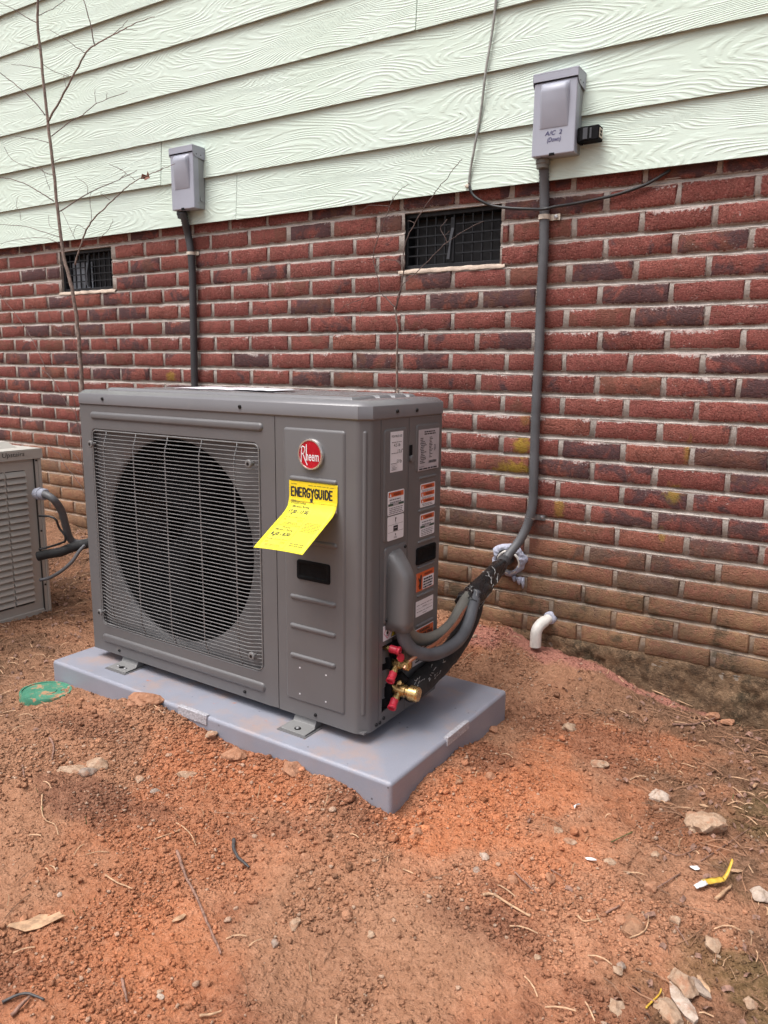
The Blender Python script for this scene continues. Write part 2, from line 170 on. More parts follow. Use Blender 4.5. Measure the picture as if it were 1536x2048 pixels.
def np_mesh(name, V, F):
    me = bpy.data.meshes.new(name)
    V = np.ascontiguousarray(V, np.float32); F = np.ascontiguousarray(F, np.int32)
    me.vertices.add(len(V)); me.vertices.foreach_set('co', V.ravel())
    k = F.shape[1]
    me.loops.add(F.size); me.loops.foreach_set('vertex_index', F.ravel())
    me.polygons.add(len(F)); me.polygons.foreach_set('loop_start', np.arange(0, F.size, k, dtype=np.int32))
    try: me.polygons.foreach_set('loop_total', np.full(len(F), k, np.int32))
    except Exception: pass
    me.update(calc_edges=True); me.validate()
    return me
def set_color(me, name, rgb):
    at = me.color_attributes.new(name, 'FLOAT_COLOR', 'POINT')
    c = np.ones((len(me.vertices), 4), np.float32); c[:, :3] = rgb
    at.data.foreach_set('color', c.ravel())

# ------------------------------------------------------------------ materials
class NT:
    """tiny node-graph helper"""
    def __init__(s, name):
        s.mat = bpy.data.materials.new(name); s.mat.use_nodes = True
        s.n = s.mat.node_tree.nodes; s.l = s.mat.node_tree.links
        s.bsdf = s.n['Principled BSDF']
        s.geo = None
    def new(s, t, **kw):
        q = s.n.new(t)
        for k, v in kw.items(): setattr(q, k, v)
        return q
    def link(s, a, b): s.l.new(a, b)
    def put(s, sock, v):
        if hasattr(v, 'is_output'): s.l.new(v, sock)
        elif isinstance(v, (tuple, list)) and len(v) == 3 and sock.type == 'RGBA': sock.default_value = (*v, 1)
        else: sock.default_value = v
    def pos(s):
        if s.geo is None: s.geo = s.new('ShaderNodeNewGeometry')
        return s.geo.outputs['Position']
    def oco(s): return s.new('ShaderNodeTexCoord').outputs['Object']
    def math(s, op, a, b=0.0, c=None, clamp=False):
        q = s.new('ShaderNodeMath', operation=op, use_clamp=clamp); s.put(q.inputs[0], a); s.put(q.inputs[1], b)
        if c is not None: s.put(q.inputs[2], c)
        return q.outputs[0]
    def vmath(s, op, a, b):
        q = s.new('ShaderNodeVectorMath', operation=op); s.put(q.inputs[0], a); s.put(q.inputs[1], b)
        return q.outputs['Value'] if op in ('DISTANCE', 'LENGTH', 'DOT_PRODUCT') else q.outputs[0]
    def noise(s, vec, scale, detail=3, rough=.55, dist=0.0, out='Fac'):
        q = s.new('ShaderNodeTexNoise'); s.put(q.inputs['Vector'], vec); s.put(q.inputs['Scale'], scale)
        q.inputs['Detail'].default_value = detail; q.inputs['Roughness'].default_value = rough; q.inputs['Distortion'].default_value = dist
        return q.outputs[out]
    def vor(s, vec, scale, feature='F1', out='Distance'):
        q = s.new('ShaderNodeTexVoronoi'); q.feature = feature; s.put(q.inputs['Vector'], vec); s.put(q.inputs['Scale'], scale); return q.outputs[out]
    def rng(s, v, a, b, c=0.0, d=1.0, smooth=True):
        q = s.new('ShaderNodeMapRange'); q.interpolation_type = 'SMOOTHSTEP' if smooth else 'LINEAR'
        s.put(q.inputs['Value'], v)
        for k, x in zip(('From Min', 'From Max', 'To Min', 'To Max'), (a, b, c, d)): s.put(q.inputs[k], x)
        return q.outputs['Result']
    def mix(s, f, a, b, mode='MIX'):
        q = s.new('ShaderNodeMix'); q.data_type = 'RGBA'; q.blend_type = mode
        s.put(q.inputs[0], f); s.put(q.inputs[6], a); s.put(q.inputs[7], b); return q.outputs[2]
    def ramp(s, v, stops):
        q = s.new('ShaderNodeValToRGB'); e = q.color_ramp.elements
        while len(e) < len(stops): e.new(.5)
        for el, (p, c) in zip(e, stops): el.position = p; el.color = (*c, 1)
        s.put(q.inputs[0], v); return q.outputs[0]
    def xyz(s, v):
        q = s.new('ShaderNodeSeparateXYZ'); s.put(q.inputs[0], v); return q.outputs
    def comb(s, x, y, z):
        q = s.new('ShaderNodeCombineXYZ'); s.put(q.inputs[0], x); s.put(q.inputs[1], y); s.put(q.inputs[2], z); return q.outputs[0]
    def scale3(s, v, k): return s.vmath('MULTIPLY', v, k)
    def bump(s, h, dist=.002, strength=1.0, nrm=None):
        q = s.new('ShaderNodeBump'); s.put(q.inputs['Height'], h); q.inputs['Distance'].default_value = dist; q.inputs['Strength'].default_value = strength
        if nrm is not None: s.link(nrm, q.inputs['Normal'])
        return q.outputs[0]
    def done(s, color, rough=.6, nrm=None, metal=0.0, spec=None):
        s.put(s.bsdf.inputs['Base Color'], color); s.put(s.bsdf.inputs['Roughness'], rough); s.put(s.bsdf.inputs['Metallic'], metal)
        if spec is not None: s.put(s.bsdf.inputs['Specular IOR Level'], spec)
        if nrm is not None: s.link(nrm, s.bsdf.inputs['Normal'])
        return s.mat

def plain(name, col, rough=.5, metal=0.0, var=.12, vs=30.0, bump=0.0, bs=400.0, spec=None):
    t = NT(name); p = t.oco()
    n = t.noise(p, vs, 3)
    c = t.mix(t.rng(n, .3, .7), tuple(x * (1 - var) for x in col), tuple(min(1, x * (1 + var)) for x in col))
    r = t.rng(t.noise(p, vs * 2.3, 3), .3, .7, max(0, rough - .07), min(1, rough + .07))
    b = t.bump(t.noise(p, bs, 2), bump, .6) if bump else None
    return t.done(c, r, b, metal, spec)

M = {}
COURSE = 0.06773; ZTOP = 1.58; BRICK = 0.2032; X0 = -1.7646

def mud_layers(t, col, z, p, amount=1.0):
    """rain-splashed clay on the lowest courses: a dirt film with an uneven upper limit"""
    xs = t.xyz(p)[0]
    n = t.noise(p, 3.0, 5, .65); f = t.noise(p, 38.0, 4, .7)
    lim = t.math('ADD', z, t.math('MULTIPLY', t.math('SUBTRACT', n, .5), .55))
    lim = t.math('ADD', lim, t.math('MULTIPLY', xs, .045))
    k = t.rng(lim, .66, .26, 0.0, .86 * amount)
    k = t.math('MULTIPLY', k, t.rng(f, .25, .62, .45, 1.0), clamp=True)
    mudc = t.mix(t.rng(t.noise(p, 5.0, 4, .6), .35, .65), (.30, .185, .10), (.175, .115, .068))
    mudc = t.mix(t.rng(xs, .6, -1.0), mudc, (.32, .19, .105))
    col = t.mix(k, col, mudc)
    dk = t.math('MULTIPLY', t.rng(t.noise(p, 9.0, 5, .7), .51, .64), t.rng(z, .50, .14), clamp=True)
    return t.mix(t.math('MULTIPLY', dk, .75), col, (.055, .048, .032))

def make_brick():
    t = NT('brick_clay'); p = t.pos(); z = t.xyz(p)[2]
    oi = t.new('ShaderNodeObjectInfo')
    if t.geo is None: t.pos()
    rnd = t.math('FRACT', t.math('ADD', oi.outputs['Random'], t.geo.outputs['Random Per Island']))
    r2 = t.math('FRACT', t.math('MULTIPLY', rnd, 17.31)); r3 = t.math('FRACT', t.math('MULTIPLY', rnd, 53.7))
    base = t.ramp(rnd, [(0, (.205, .060, .050)), (.25, (.255, .075, .062)), (.5, (.285, .088, .071)), (.75, (.245, .074, .065)), (1, (.29, .100, .070))])
    po = t.vmath('ADD', p, t.comb(t.math('MULTIPLY', r2, 3.0), 0.0, t.math('MULTIPLY', r3, 3.0)))
    m1 = t.noise(po, 26, 5, .7)
    base = t.mix(t.rng(m1, .38, .68), base, t.mix(.5, base, (.115, .048, .036)))
    bl = t.noise(po, 230, 3, .7)
    base = t.mix(t.rng(bl, .52, .64, 0, .6), base, (.36, .155, .125))
    base = t.mix(t.rng(bl, .47, .36, 0, .7), base, (.075, .026, .024))
    # kiln-fired dark patches on some of the bricks
    ch = t.noise(po, 11, 4, .6, .6)
    amt = t.math('ADD', t.rng(r3, .48, .92, 0, .26), t.math('MULTIPLY', t.xyz(oi.outputs['Color'])[0], 0.0))
    cm = t.rng(t.math('ADD', ch, amt), .62, .74)
    cm = t.math('MULTIPLY', cm, t.rng(t.noise(po, 90, 3, .6), .25, .5, .55, 1.0))
    base = t.mix(t.math('MULTIPLY', cm, .85), base, (.078, .050, .054))
    brn = t.rng(t.math('ADD', t.noise(t.vmath('ADD', po, (4.0, 0, 1.0)), 14, 3, .6), t.rng(r2, .7, 1, 0, .2)), .62, .72)
    base = t.mix(t.math('MULTIPLY', brn, .6), base, (.16, .075, .052))
    # lime bloom creeping down from the bed joints, plus specks
    v = t.math('FRACT', t.math('DIVIDE', t.math('SUBTRACT', ZTOP, z), COURSE))
    edge = t.rng(v, .42, .07); edge2 = t.rng(v, .80, .95)
    reg = t.rng(t.noise(p, 3.4, 3, .65), .47, .66)
    en = t.math('ADD', t.noise(p, 120, 4, .75), t.math('MULTIPLY', t.noise(p, 22, 3), .45))
    ef = t.math('MULTIPLY', edge, reg)
    ef = t.rng(t.math('ADD', en, t.math('MULTIPLY', ef, .40)), .91, 1.04)
    ef = t.math('MULTIPLY', ef, t.rng(z, .35, .75))
    base = t.mix(t.math('MULTIPLY', ef, .8), base, (.56, .47, .44))
    ea = t.new('ShaderNodeAttribute'); ea.attribute_name = 'edge'
    er = t.math('MULTIPLY', ea.outputs['Fac'], t.rng(t.noise(p, 4.2, 3, .6), .34, .60, .35, 1.0))
    er = t.rng(t.math('ADD', en, t.math('MULTIPLY', er, .40)), .86, 1.02)
    er = t.math('MULTIPLY', er, t.rng(z, .25, .65, .35, 1.0))
    base = t.mix(t.math('MULTIPLY', er, .8), base, (.47, .40, .365))
    sp = t.rng(t.vor(p, 95), .13, .05); sp = t.math('MULTIPLY', sp, t.rng(t.noise(p, 40, 2), .58, .66))
    base = t.mix(t.math('MULTIPLY', sp, .7), base, (.5, .36, .30))
    # sprayed yellow marks
    ys = 0.0; yn = t.math('MULTIPLY', t.math('SUBTRACT', t.noise(p, 55, 3), .5), 1.9)
    for (x, zz, rx, rz_, a) in ((1.150, .728, .036, .045, 1.0), (1.135, .652, .075, .028, .95), (1.085, .640, .04, .022, .8), (1.158, .82, .02, .03, .3), (1.675, .745, .013, .045, .5), (1.645, .62, .03, .035, .65), (1.29, .53, .02, .04, .55), (-.51, .93, .035, .028, .7), (1.62, .485, .015, .03, .5)):
        d = t.vmath('DISTANCE', t.vmath('MULTIPLY', p, (1 / rx, 0, 1 / rz_)), (x / rx, 0, zz / rz_))
        m = t.math('MULTIPLY', t.rng(t.math('ADD', d, yn), 1.15, .35), a)
        ys = t.math('MAXIMUM', ys, m)
    base = t.mix(t.math('MULTIPLY', ys, .62), base, (.40, .29, .02))
    base = mud_layers(t, base, z, p)
    h = t.math('ADD', t.math('MULTIPLY', t.noise(po, 70, 5, .7), .7), t.math('MULTIPLY', bl, .75))
    drag = t.noise(t.scale3(po, (1, 1, 2.6)), 34, 3, .6, .8)
    h = t.math('ADD', h, t.math('MULTIPLY', t.rng(drag, .28, .44), .45))
    return t.done(base, .93, t.bump(h, .0055, 1.0), spec=.2)
M['brick'] = make_brick()

def make_mortar():
    t = NT('mortar'); p = t.pos(); z = t.xyz(p)[2]
    c = t.ramp(t.noise(p, 9, 5, .65), [(.3, (.29, .255, .225)), (.5, (.40, .355, .32)), (.72, (.50, .45, .41))])
    c = t.mix(t.rng(t.noise(p, 210, 3, .7), .45, .7, 0, .5), c, (.62, .56, .51))
    c = t.mix(t.rng(t.noise(p, 140, 3, .7), .45, .25, 0, .6), c, (.20, .17, .145))
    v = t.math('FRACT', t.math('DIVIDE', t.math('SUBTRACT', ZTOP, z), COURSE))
    lime_lit_ledge = t.math('MULTIPLY', t.rng(v, .050, .070), t.rng(v, .16, .11))  # lime deposit along the joint ledge, with the ledge's lit line painted in
    lime_lit_ledge = t.math('MULTIPLY', lime_lit_ledge, t.rng(t.noise(p, 35, 4, .7), .30, .52, .35, .9))
    c = t.mix(lime_lit_ledge, c, (.66, .585, .54))
    c = mud_layers(t, c, z, p, .85)
    h = t.math('ADD', t.noise(p, 160, 4, .7), t.math('MULTIPLY', t.noise(p, 480, 2), .4))
    return t.done(c, .95, t.bump(h, .003, 1.0), spec=.15)
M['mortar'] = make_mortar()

def make_siding():
    t = NT('fibre_cement_siding'); p = t.pos()
    oi = t.new('ShaderNodeObjectInfo')
    off = t.math('MULTIPLY', oi.outputs['Random'], 61.0)
    x, y, z = t.xyz(p)
    q = t.comb(t.math('ADD', t.math('MULTIPLY', x, 1.0), off), 0.0, t.math('MULTIPLY', z, 6.5))
    f = t.noise(q, .95, 2, .42, .35)
    f2 = t.noise(t.comb(t.math('ADD', t.math('MULTIPLY', x, 5.5), off), 0.0, t.math('MULTIPLY', z, 34)), 1.0, 2, .5)
    ph = t.math('ADD', t.math('MULTIPLY', f, 104.0), t.math('MULTIPLY', z, 95.0))
    ph = t.math('ADD', ph, t.math('MULTIPLY', f2, 1.3))
    tri = t.math('PINGPONG', ph, 1.0)
    g = t.rng(tri, .30, .86)
    keep = t.rng(t.noise(t.comb(t.math('ADD', t.math('MULTIPLY', x, 9.0), off), 0.0, t.math('MULTIPLY', z, 42)), 1.0, 3, .6), .34, .56)
    fine = t.noise(t.comb(t.math('MULTIPLY', x, 22), 0.0, t.math('MULTIPLY', z, 420)), 1.0, 3, .6)
    h = t.math('ADD', t.math('MULTIPLY', g, keep), t.math('MULTIPLY', fine, .30))
    n = t.noise(p, 2.2, 4)
    c = t.mix(t.rng(n, .3, .7), (.600, .705, .612), (.635, .735, .660))
    drt = t.rng(t.noise(t.scale3(p, (9, 9, 3)), 1.0, 5, .7), .60, .78, 0, .22)
    c = t.mix(drt, c, (.47, .50, .40))
    spk = t.math('MULTIPLY', t.rng(t.vor(p, 26), .10, .04), t.rng(t.noise(p, 7.3, 2), .60, .68))
    c = t.mix(t.math('MULTIPLY', spk, .55), c, (.22, .22, .17))
    return t.done(c, .62, t.bump(h, .0016, .65), spec=.3)
M['siding'] = make_siding()
M['siding_edge'] = plain('siding_cut_edge', (.30, .29, .25), .8, vs=40)
M['caulk'] = plain('caulk', (.60, .66, .57), .7)

def make_soil():
    t = NT('clay_soil'); p = t.pos()
    a = t.new('ShaderNodeAttribute'); a.attribute_name = 'soil'
    c = a.outputs['Color']
    n1 = t.noise(p, 70, 4, .75); n2 = t.noise(p, 330, 3, .7)
    c = t.mix(t.rng(n1, .42, .7, 0, .42), c, t.mix(.6, c, (.66, .37, .24)))
    c = t.mix(t.rng(n1, .46, .26, 0, .45), c, t.mix(.6, c, (.13, .055, .03)))
    c = t.mix(t.rng(n2, .42, .26, 0, .6), c, t.mix(.65, c, (.10, .045, .026)))
    c = t.mix(t.rng(n2, .60, .74, 0, .5), c, t.mix(.6, c, (.74, .50, .37)))
    h = t.math('ADD', t.math('MULTIPLY', n1, .8), t.math('MULTIPLY', n2, .5))
    h = t.math('ADD', h, t.math('MULTIPLY', t.rng(t.vor(p, 130), .0, .55, 1, 0), .5))
    return t.done(c, .95, t.bump(h, .007, 1.0), spec=.12)
M['soil'] = make_soil()

def metal_paint(name, col, rough=.42, wear=0.0):
    t = NT(name); p = t.oco()
    n = t.noise(p, 3.5, 4, .6); f = t.noise(p, 700, 2)
    c = t.mix(t.rng(n, .3, .7), tuple(x * .95 for x in col), tuple(x * 1.05 for x in col))
    sm = t.rng(t.noise(p, 14, 5, .7), .62, .76, 0, .14)
    c = t.mix(sm, c, (.34, .24, .18))
    r = t.rng(t.noise(p, 9, 4, .6), .3, .7, rough - .06, rough + .10)
    return t.done(c, r, t.bump(f, .0004, .35))
M['unit'] = metal_paint('grey_enamel', (.126, .122, .125), .38)
M['lid'] = metal_paint('grey_enamel_lid', (.155, .150, .158), .17)
M['dark'] = plain('black_plastic', (.007, .007, .008), .75, spec=.12)
M['blackrubber'] = plain('black_foam', (.018, .018, .019), .75, bump=.001, bs=300)
M['coil'] = plain('coil_fins', (.005, .005, .006), .9, spec=.05)
M['screw'] = plain('dark_screw', (.022, .021, .022), .35, .6)
M['steel'] = plain('zinc_steel', (.46, .46, .47), .34, .85)
M['wire'] = plain('coated_wire', (.165, .160, .160), .42)
M['fan'] = plain('fan_plastic', (.006, .006, .007), .9, spec=.08)
M['brass'] = plain('brass', (.60, .40, .17), .30, .9, vs=60)
M['copper'] = plain('copper', (.62, .30, .19), .36, .9, vs=60)
M['redcap'] = plain('red_cap', (.48, .022, .045), .42)
M['redbadge'] = plain('red_badge', (.42, .006, .018), .22)
M['chrome'] = plain('bright_rim', (.78, .76, .74), .2, .9)
M['white'] = plain('white_label', (.74, .72, .76), .5, var=.03)
M['silverlabel'] = plain('silver_label', (.43, .40, .43), .4, var=.04)
M['orange'] = plain('warning_orange', (.62, .115, .03), .5, var=.04)
M['orangetext'] = plain('warning_text', (.16, .025, .012), .5, var=.04)
M['greenband'] = plain('green_band', (.035, .075, .055), .5, var=.04)
M['yellowsign'] = plain('hazard_yellow', (.72, .56, .02), .5, var=.04)
M['reddiamond'] = plain('diamond_red', (.60, .10, .22), .5, var=.04)
M['steelpaint'] = metal_paint('foot_steel', (.215, .212, .21), .34)
M['ink'] = plain('print_ink', (.018, .018, .022), .6, var=.05)
M['greyink'] = plain('fine_print', (.19, .18, .20), .6, var=.05)
M['fadeink'] = plain('fine_print_yellow', (.24, .21, .03), .6, var=.05)
M['yellow'] = plain('yellow_card', (.86, .78, .035), .55, var=.03)
M['yellowdeep'] = plain('yellow_band', (.82, .60, .015), .55, var=.03)
M['marker'] = plain('marker_ink', (.035, .03, .12), .5, var=.05)
M['paper'] = plain('leaflet_paper', (.78, .70, .76), .5, var=.06, vs=12)

def make_pad():
    t = NT('moulded_pad'); p = t.oco(); nz = t.xyz(t.new('ShaderNodeNewGeometry').outputs['Normal'])[2]
    c = t.mix(t.rng(t.noise(p, 4, 4, .6), .3, .7), (.242, .250, .298), (.280, .288, .342))
    sp = t.noise(p, 420, 2, .6)
    c = t.mix(t.rng(sp, .56, .70, 0, .35), c, (.42, .42, .50)); c = t.mix(t.rng(sp, .42, .30, 0, .3), c, (.17, .165, .20))
    d = t.rng(t.noise(p, 5.5, 6, .72), .47, .66); top = t.rng(nz, .5, .9, .25, 1.0)
    c = t.mix(t.math('MULTIPLY', t.math('MULTIPLY', d, top), .55), c, (.42, .28, .215))
    d2 = t.math('MULTIPLY', t.rng(t.noise(p, 24, 4, .7), .64, .72), t.rng(t.noise(p, 3, 2), .45, .55))
    c = t.mix(t.math('MULTIPLY', t.math('MULTIPLY', d2, top), .8), c, (.50, .18, .085))
    k = t.math('MULTIPLY', t.rng(t.vor(p, 30), .10, .06), t.rng(t.noise(p, 9, 2), .52, .58))
    c = t.mix(t.math('MULTIPLY', k, .8), c, (.05, .04, .04))
    return t.done(c, t.rng(t.noise(p, 6, 3), .3, .7, .32, .46), t.bump(sp, .0008, .4))
M['pad'] = make_pad()
M['padtag'] = plain('moulded_tag', (.40, .39, .42), .5, vs=220, var=.25, bump=.002, bs=160)

def ribbed(name, col, pitch, axis_attr=None, rough=.5):
    t = NT(name); p = t.pos()
    n = t.noise(p, 12, 4, .6)
    c = t.mix(t.rng(n, .3, .7), tuple(x * .85 for x in col), tuple(x * 1.2 for x in col))
    return t.done(c, rough, t.bump(t.noise(p, 300, 3), .0006, .4))
M['conduit'] = ribbed('grey_flex_conduit', (.105, .105, .112), 0)
M['hosegrey'] = ribbed('grey_hose', (.095, .10, .112), 0)
M['hosebeige'] = ribbed('weathered_hose', (.165, .16, .142), 0)
M['conduitdark'] = ribbed('dark_flex_conduit', (.050, .050, .054), 0)
M['tape'] = plain('black_tape', (.014, .014, .015), .28, bump=.003, bs=70)
M['tapeedge'] = plain('silver_tape_crease', (.34, .335, .33), .30, vs=200, var=.5)
M['boxpaint'] = metal_paint('lilac_grey_enamel', (.355, .37, .435), .40)
M['boxshade'] = metal_paint('galvanised_box', (.30, .315, .325), .45)
M['pvc'] = plain('white_pvc', (.70, .665, .62), .4, var=.10, vs=25)
M['foam'] = plain('lavender_sealant', (.40, .41, .50), .6, bump=.006, bs=90)
M['acpaint'] = metal_paint('weathered_taupe', (.42, .40, .365), .5)
M['acdark'] = plain('louvre_gap', (.035, .033, .03), .8)
M['ventblack'] = plain('vent_plastic', (.014, .015, .018), .55, spec=.3)
M['ventdamper'] = plain('damper', (.010, .010, .012), .6)
M['insul'] = plain('pale_insulation', (.20, .22, .25), .8, vs=18, var=.5)
M['ventgrey'] = plain('vent_lever', (.045, .047, .055), .45)
M['sill'] = plain('sill_mortar', (.50, .40, .325), .9, vs=18, var=.2, bump=.004, bs=90)
M['bark'] = plain('sapling_bark', (.205, .150, .125), .85, vs=90, var=.35, bump=.001, bs=500)
M['twig'] = plain('thin_twig_bark', (.125, .085, .075), .85, vs=90, var=.3)
M['dryleaf'] = plain('dry_leaf', (.20, .085, .055), .8, vs=60, var=.3)
M['greenlid'] = None
def make_green():
    t = NT('green_plastic_lid'); p = t.oco()
    c = t.mix(t.rng(t.noise(p, 20, 4), .3, .7), (.045, .185, .115), (.07, .25, .16))
    c = t.mix(t.rng(t.noise(p, 26, 5, .7), .52, .60, 0, .9), c, (.45, .22, .12))
    return t.done(c, .6, t.bump(t.noise(p, 120, 3), .002, .6))
M['greenlid'] = make_green()
def rockmat(name, a, b):
    t = NT(name); p = t.pos()
    c = t.mix(t.rng(t.noise(p, 60, 5, .7), .32, .68), a, b)
    c = t.mix(t.rng(t.noise(p, 260, 3, .7), .45, .28, 0, .5), c, tuple(x * .45 for x in a))
    c = t.mix(t.rng(t.noise(p, 28, 4, .7), .50, .66, 0, .7), c, (.35, .16, .09))
    return t.done(c, .9, t.bump(t.math('ADD', t.noise(p, 110, 5, .7), t.vor(p, 70)), .004, .8), spec=.2)
M['rock_tan'] = rockmat('rock_tan', (.34, .215, .14), (.47, .335, .24))
M['rock_pale'] = rockmat('rock_pale', (.42, .32, .25), (.54, .44, .37))
M['rock_grey'] = rockmat('rock_grey', (.26, .20, .165), (.40, .31, .25))
M['rock_clay'] = rockmat('rock_clay', (.32, .150, .085), (.43, .225, .14))
M['rock_brown'] = rockmat('rock_brown', (.25, .13, .08), (.36, .20, .12))
M['straw'] = plain('pale_straw', (.44, .27, .16), .8, vs=80, var=.3)
M['stick'] = plain('dead_stick', (.235, .13, .095), .85, vs=120, var=.4, bump=.001, bs=400)
M['stickdark'] = plain('black_tube', (.06, .055, .055), .55, vs=120, var=.3)
M['needle'] = plain('pine_straw', (.225, .115, .065), .8, vs=15, var=.5)
M['moss'] = plain('moss', (.085, .095, .03), .9, vs=60, var=.5)
M['wrapyellow'] = plain('yellow_wrapper', (.62, .40, .05), .45, vs=60, var=.2)
M['wrapwhite'] = plain('white_scrap', (.72, .71, .72), .5)
M['cablegrey'] = plain('grey_cable', (.30, .30, .28), .5, vs=60, var=.2)
M['cableblack'] = plain('black_cable', (.02, .02, .022), .45)
M['clip'] = plain('cable_clip', (.62, .55, .46), .6)

# ================================================================== GROUND
PAD_F = Vector((1.3142, -1.0727, 0.0801)); PAD_YAW = -0.0214; PAD_W = 1.2552; PAD_D = 0.6081; PAD_H = 0.105

def ground_base(x, y):
    w = np.interp(x, [-3, -1.5, -1.18, 0, 1.1, 1.25, 1.46, 1.62, 1.83, 2.2, 4], [.2, .19, .155, .13, .10, .055, .03, -.02, -.06, -.065, -.07])
    fr = np.interp(x, [-3, -.6, .0, .6, 1.3, 2.2], [.06, .04, .015, .012, .0, -.02])
    s = sstep(-.5, 0.0, y)
    return fr + (w - fr) * s
def padd(x, y):          # distances outside the pad's front edge and right edge
    e = (np.asarray(x) - PAD_F.x) * math.cos(PAD_YAW) + (np.asarray(y) - PAD_F.y) * math.sin(PAD_YAW)
    n = -(np.asarray(x) - PAD_F.x) * math.sin(PAD_YAW) + (np.asarray(y) - PAD_F.y) * math.cos(PAD_YAW)
    return e, n
def berm(x, y):
    e, n = padd(x, y)
    fr = np.exp(-(np.minimum(n, 0) / .11) ** 2) * sstep(-1.05, -.72, e) * (1 - sstep(-.16, -.02, e)) * (n < .05)
    rt = np.exp(-(np.maximum(e, 0) / .06) ** 2) * sstep(.02, .16, n) * (1 - sstep(.30, .44, n)) * (e > -.03)
    clod = np.exp(-((x - .52) / .09) ** 2 - ((y + 1.09) / .06) ** 2)
    return .034 * fr * (.55 + .9 * fbm(x, y, 9, 3, 71)) + .020 * rt * (.5 + fbm(x, y, 12, 2, 73)) + .018 * clod
def ground_z(x, y, fine=True):
    x = np.asarray(x, float); y = np.asarray(y, float)
    z = ground_base(x, y) + berm(x, y)
    z = z + (fbm(x, y, 2.3, 3, 5) - .5) * .045 * sstep(0, -.25, y)
    z = z + (fbm(x, y, 9, 4, 15) - .5) * .022
    if fine:
        r = fbm(x, y, 34, 4, 25, .62)
        z = z + (np.abs(r - .5) * 2 - .3) * -.011 + (fbm(x, y, 110, 2, 35) - .5) * .007
    # keep the soil below the pad
    e, n = padd(x, y)
    ins = sstep(.0, -.03, e) * sstep(0, .03, n) * sstep(-PAD_W - .0, -PAD_W + .03, e) * sstep(PAD_D, PAD_D - .03, n)
    return z * (1 - ins) + np.minimum(z, .02) * ins
def blob(x, y, cx, cy, rx, ry, n=.6, seed=0, sc=7):
    d = np.sqrt(((x - cx) / rx) ** 2 + ((y - cy) / ry) ** 2) + (fbm(x, y, sc, 4, 90 + seed) - .5) * 2 * n
    return 1 - sstep(.55, 1.15, d)
def litter(x, y):        # where leaf litter and straw lie on the clay
    a = sstep(1.62, 1.98, x + (fbm(x, y, 4.5, 4, 51) - .5) * .55 + (y + .6) * .20)
    b = sstep(.30, -.25, x + (fbm(x, y, 4, 4, 53) - .5) * .5 + (y + 1.0) * .5)
    c = sstep(-.38, -.18, y + (fbm(x, y, 6, 3, 55) - .5) * .2) * sstep(1.35, 1.6, x) * .8
    return np.clip(np.maximum(np.maximum(a, b * .9), c), 0, 1)
def soil_color(x, y):
    x = np.asarray(x, float); y = np.asarray(y, float)
    def L(c, col, k): return c * (1 - k[..., None]) + np.array(col) * k[..., None]
    n = fbm(x, y, 3.2, 5, 31)
    c = np.zeros(x.shape + (3,)) + np.array((.44, .195, .110))
    c = L(c, (.52, .275, .175), sstep(.45, .68, n))
    c = L(c, (.29, .130, .080), sstep(.47, .30, fbm(x, y, 5.5, 5, 37)) * .85)
    c = L(c, (.40, .235, .155), sstep(.50, .66, fbm(x, y, 2.1, 4, 43)) * .75)
    # fresh orange clay dug up right of and before the pad
    for k, (cx, cy, rx, ry, a) in enumerate(((1.44, -.98, .17, .16, .9), (1.55, -.80, .13, .16, .8), (1.50, -.60, .08, .12, .6), (1.66, -1.0, .12, .14, .7), (1.20, -1.60, .16, .12, .5), (.85, -1.15, .3, .08, .45))):
        c = L(c, (.58, .235, .120), blob(x, y, cx, cy, rx, ry, .7, k) * a)
    for k, (cx, cy, rx, ry, a) in enumerate(((1.62, -1.28, .12, .06, .5), (.70, -1.40, .14, .09, .8), (.86, -1.36, .08, .06, .6), (1.40, -.42, .16, .10, .45), (.45, -1.2, .2, .08, .5))):
        c = L(c, (.21, .100, .068), blob(x, y, cx, cy, rx, ry, .6, 20 + k) * a)
    lt = litter(x, y)
    c = L(c, (.235, .140, .092), lt * .85)
    c = L(c, (.145, .090, .060), lt * sstep(.46, .62, fbm(x, y, 11, 4, 61)) * .8)
    c = L(c, (.13, .105, .05), sstep(1.80, 2.05, x) * sstep(.54, .68, fbm(x, y, 8, 4, 63)) * .75)
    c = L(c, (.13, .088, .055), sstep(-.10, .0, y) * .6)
    # pink brick-dust clay below the drain, trailing along the footing
    pk = np.zeros_like(x)
    for k, (cx, cy, rx, ry) in enumerate(((1.25, -.05, .16, .085), (1.05, -.11, .11, .06), (1.38, -.04, .11, .045), (1.52, -.03, .12, .030), (1.68, -.04, .14, .030))):
        pk = np.maximum(pk, blob(x, y, cx, cy, rx, ry, .55, 40 + k, 12))
    c = L(c, (.46, .215, .185), pk * .85)
    return c * np.array((.86, .775, .705))

def grid_sheet(xs, ys):
    X, Y = np.meshgrid(xs, ys); nx, ny = len(xs), len(ys)
    idx = np.arange(nx * ny).reshape(ny, nx)
    F = np.stack([idx[:-1, :-1], idx[:-1, 1:], idx[1:, 1:], idx[1:, :-1]], -1).reshape(-1, 4)
    return X.ravel(), Y.ravel(), F
xs = np.concatenate([[-120, -60, -40, -20, -10, -6, -4, -3], np.arange(-2.4, .0, .010), np.arange(0, 2.35, .0055), [2.5, 2.8, 3.2, 4, 6, 10, 20, 40, 60, 120]])
ys = np.concatenate([[-120, -60, -40, -20, -10, -6, -4, -3, -2.6, -2.3], np.arange(-2.1, .012, .0055), [.05, .3, 4, 10, 30, 60, 120]])
gx, gy, gf = grid_sheet(xs, ys)
near = sstep(3.0, 2.3, np.maximum(np.abs(gx - .1), np.abs(gy + .0) * 1.0))
gzv = ground_z(gx, gy) * near
gzv = np.where(gy > .02, -.12, gzv)
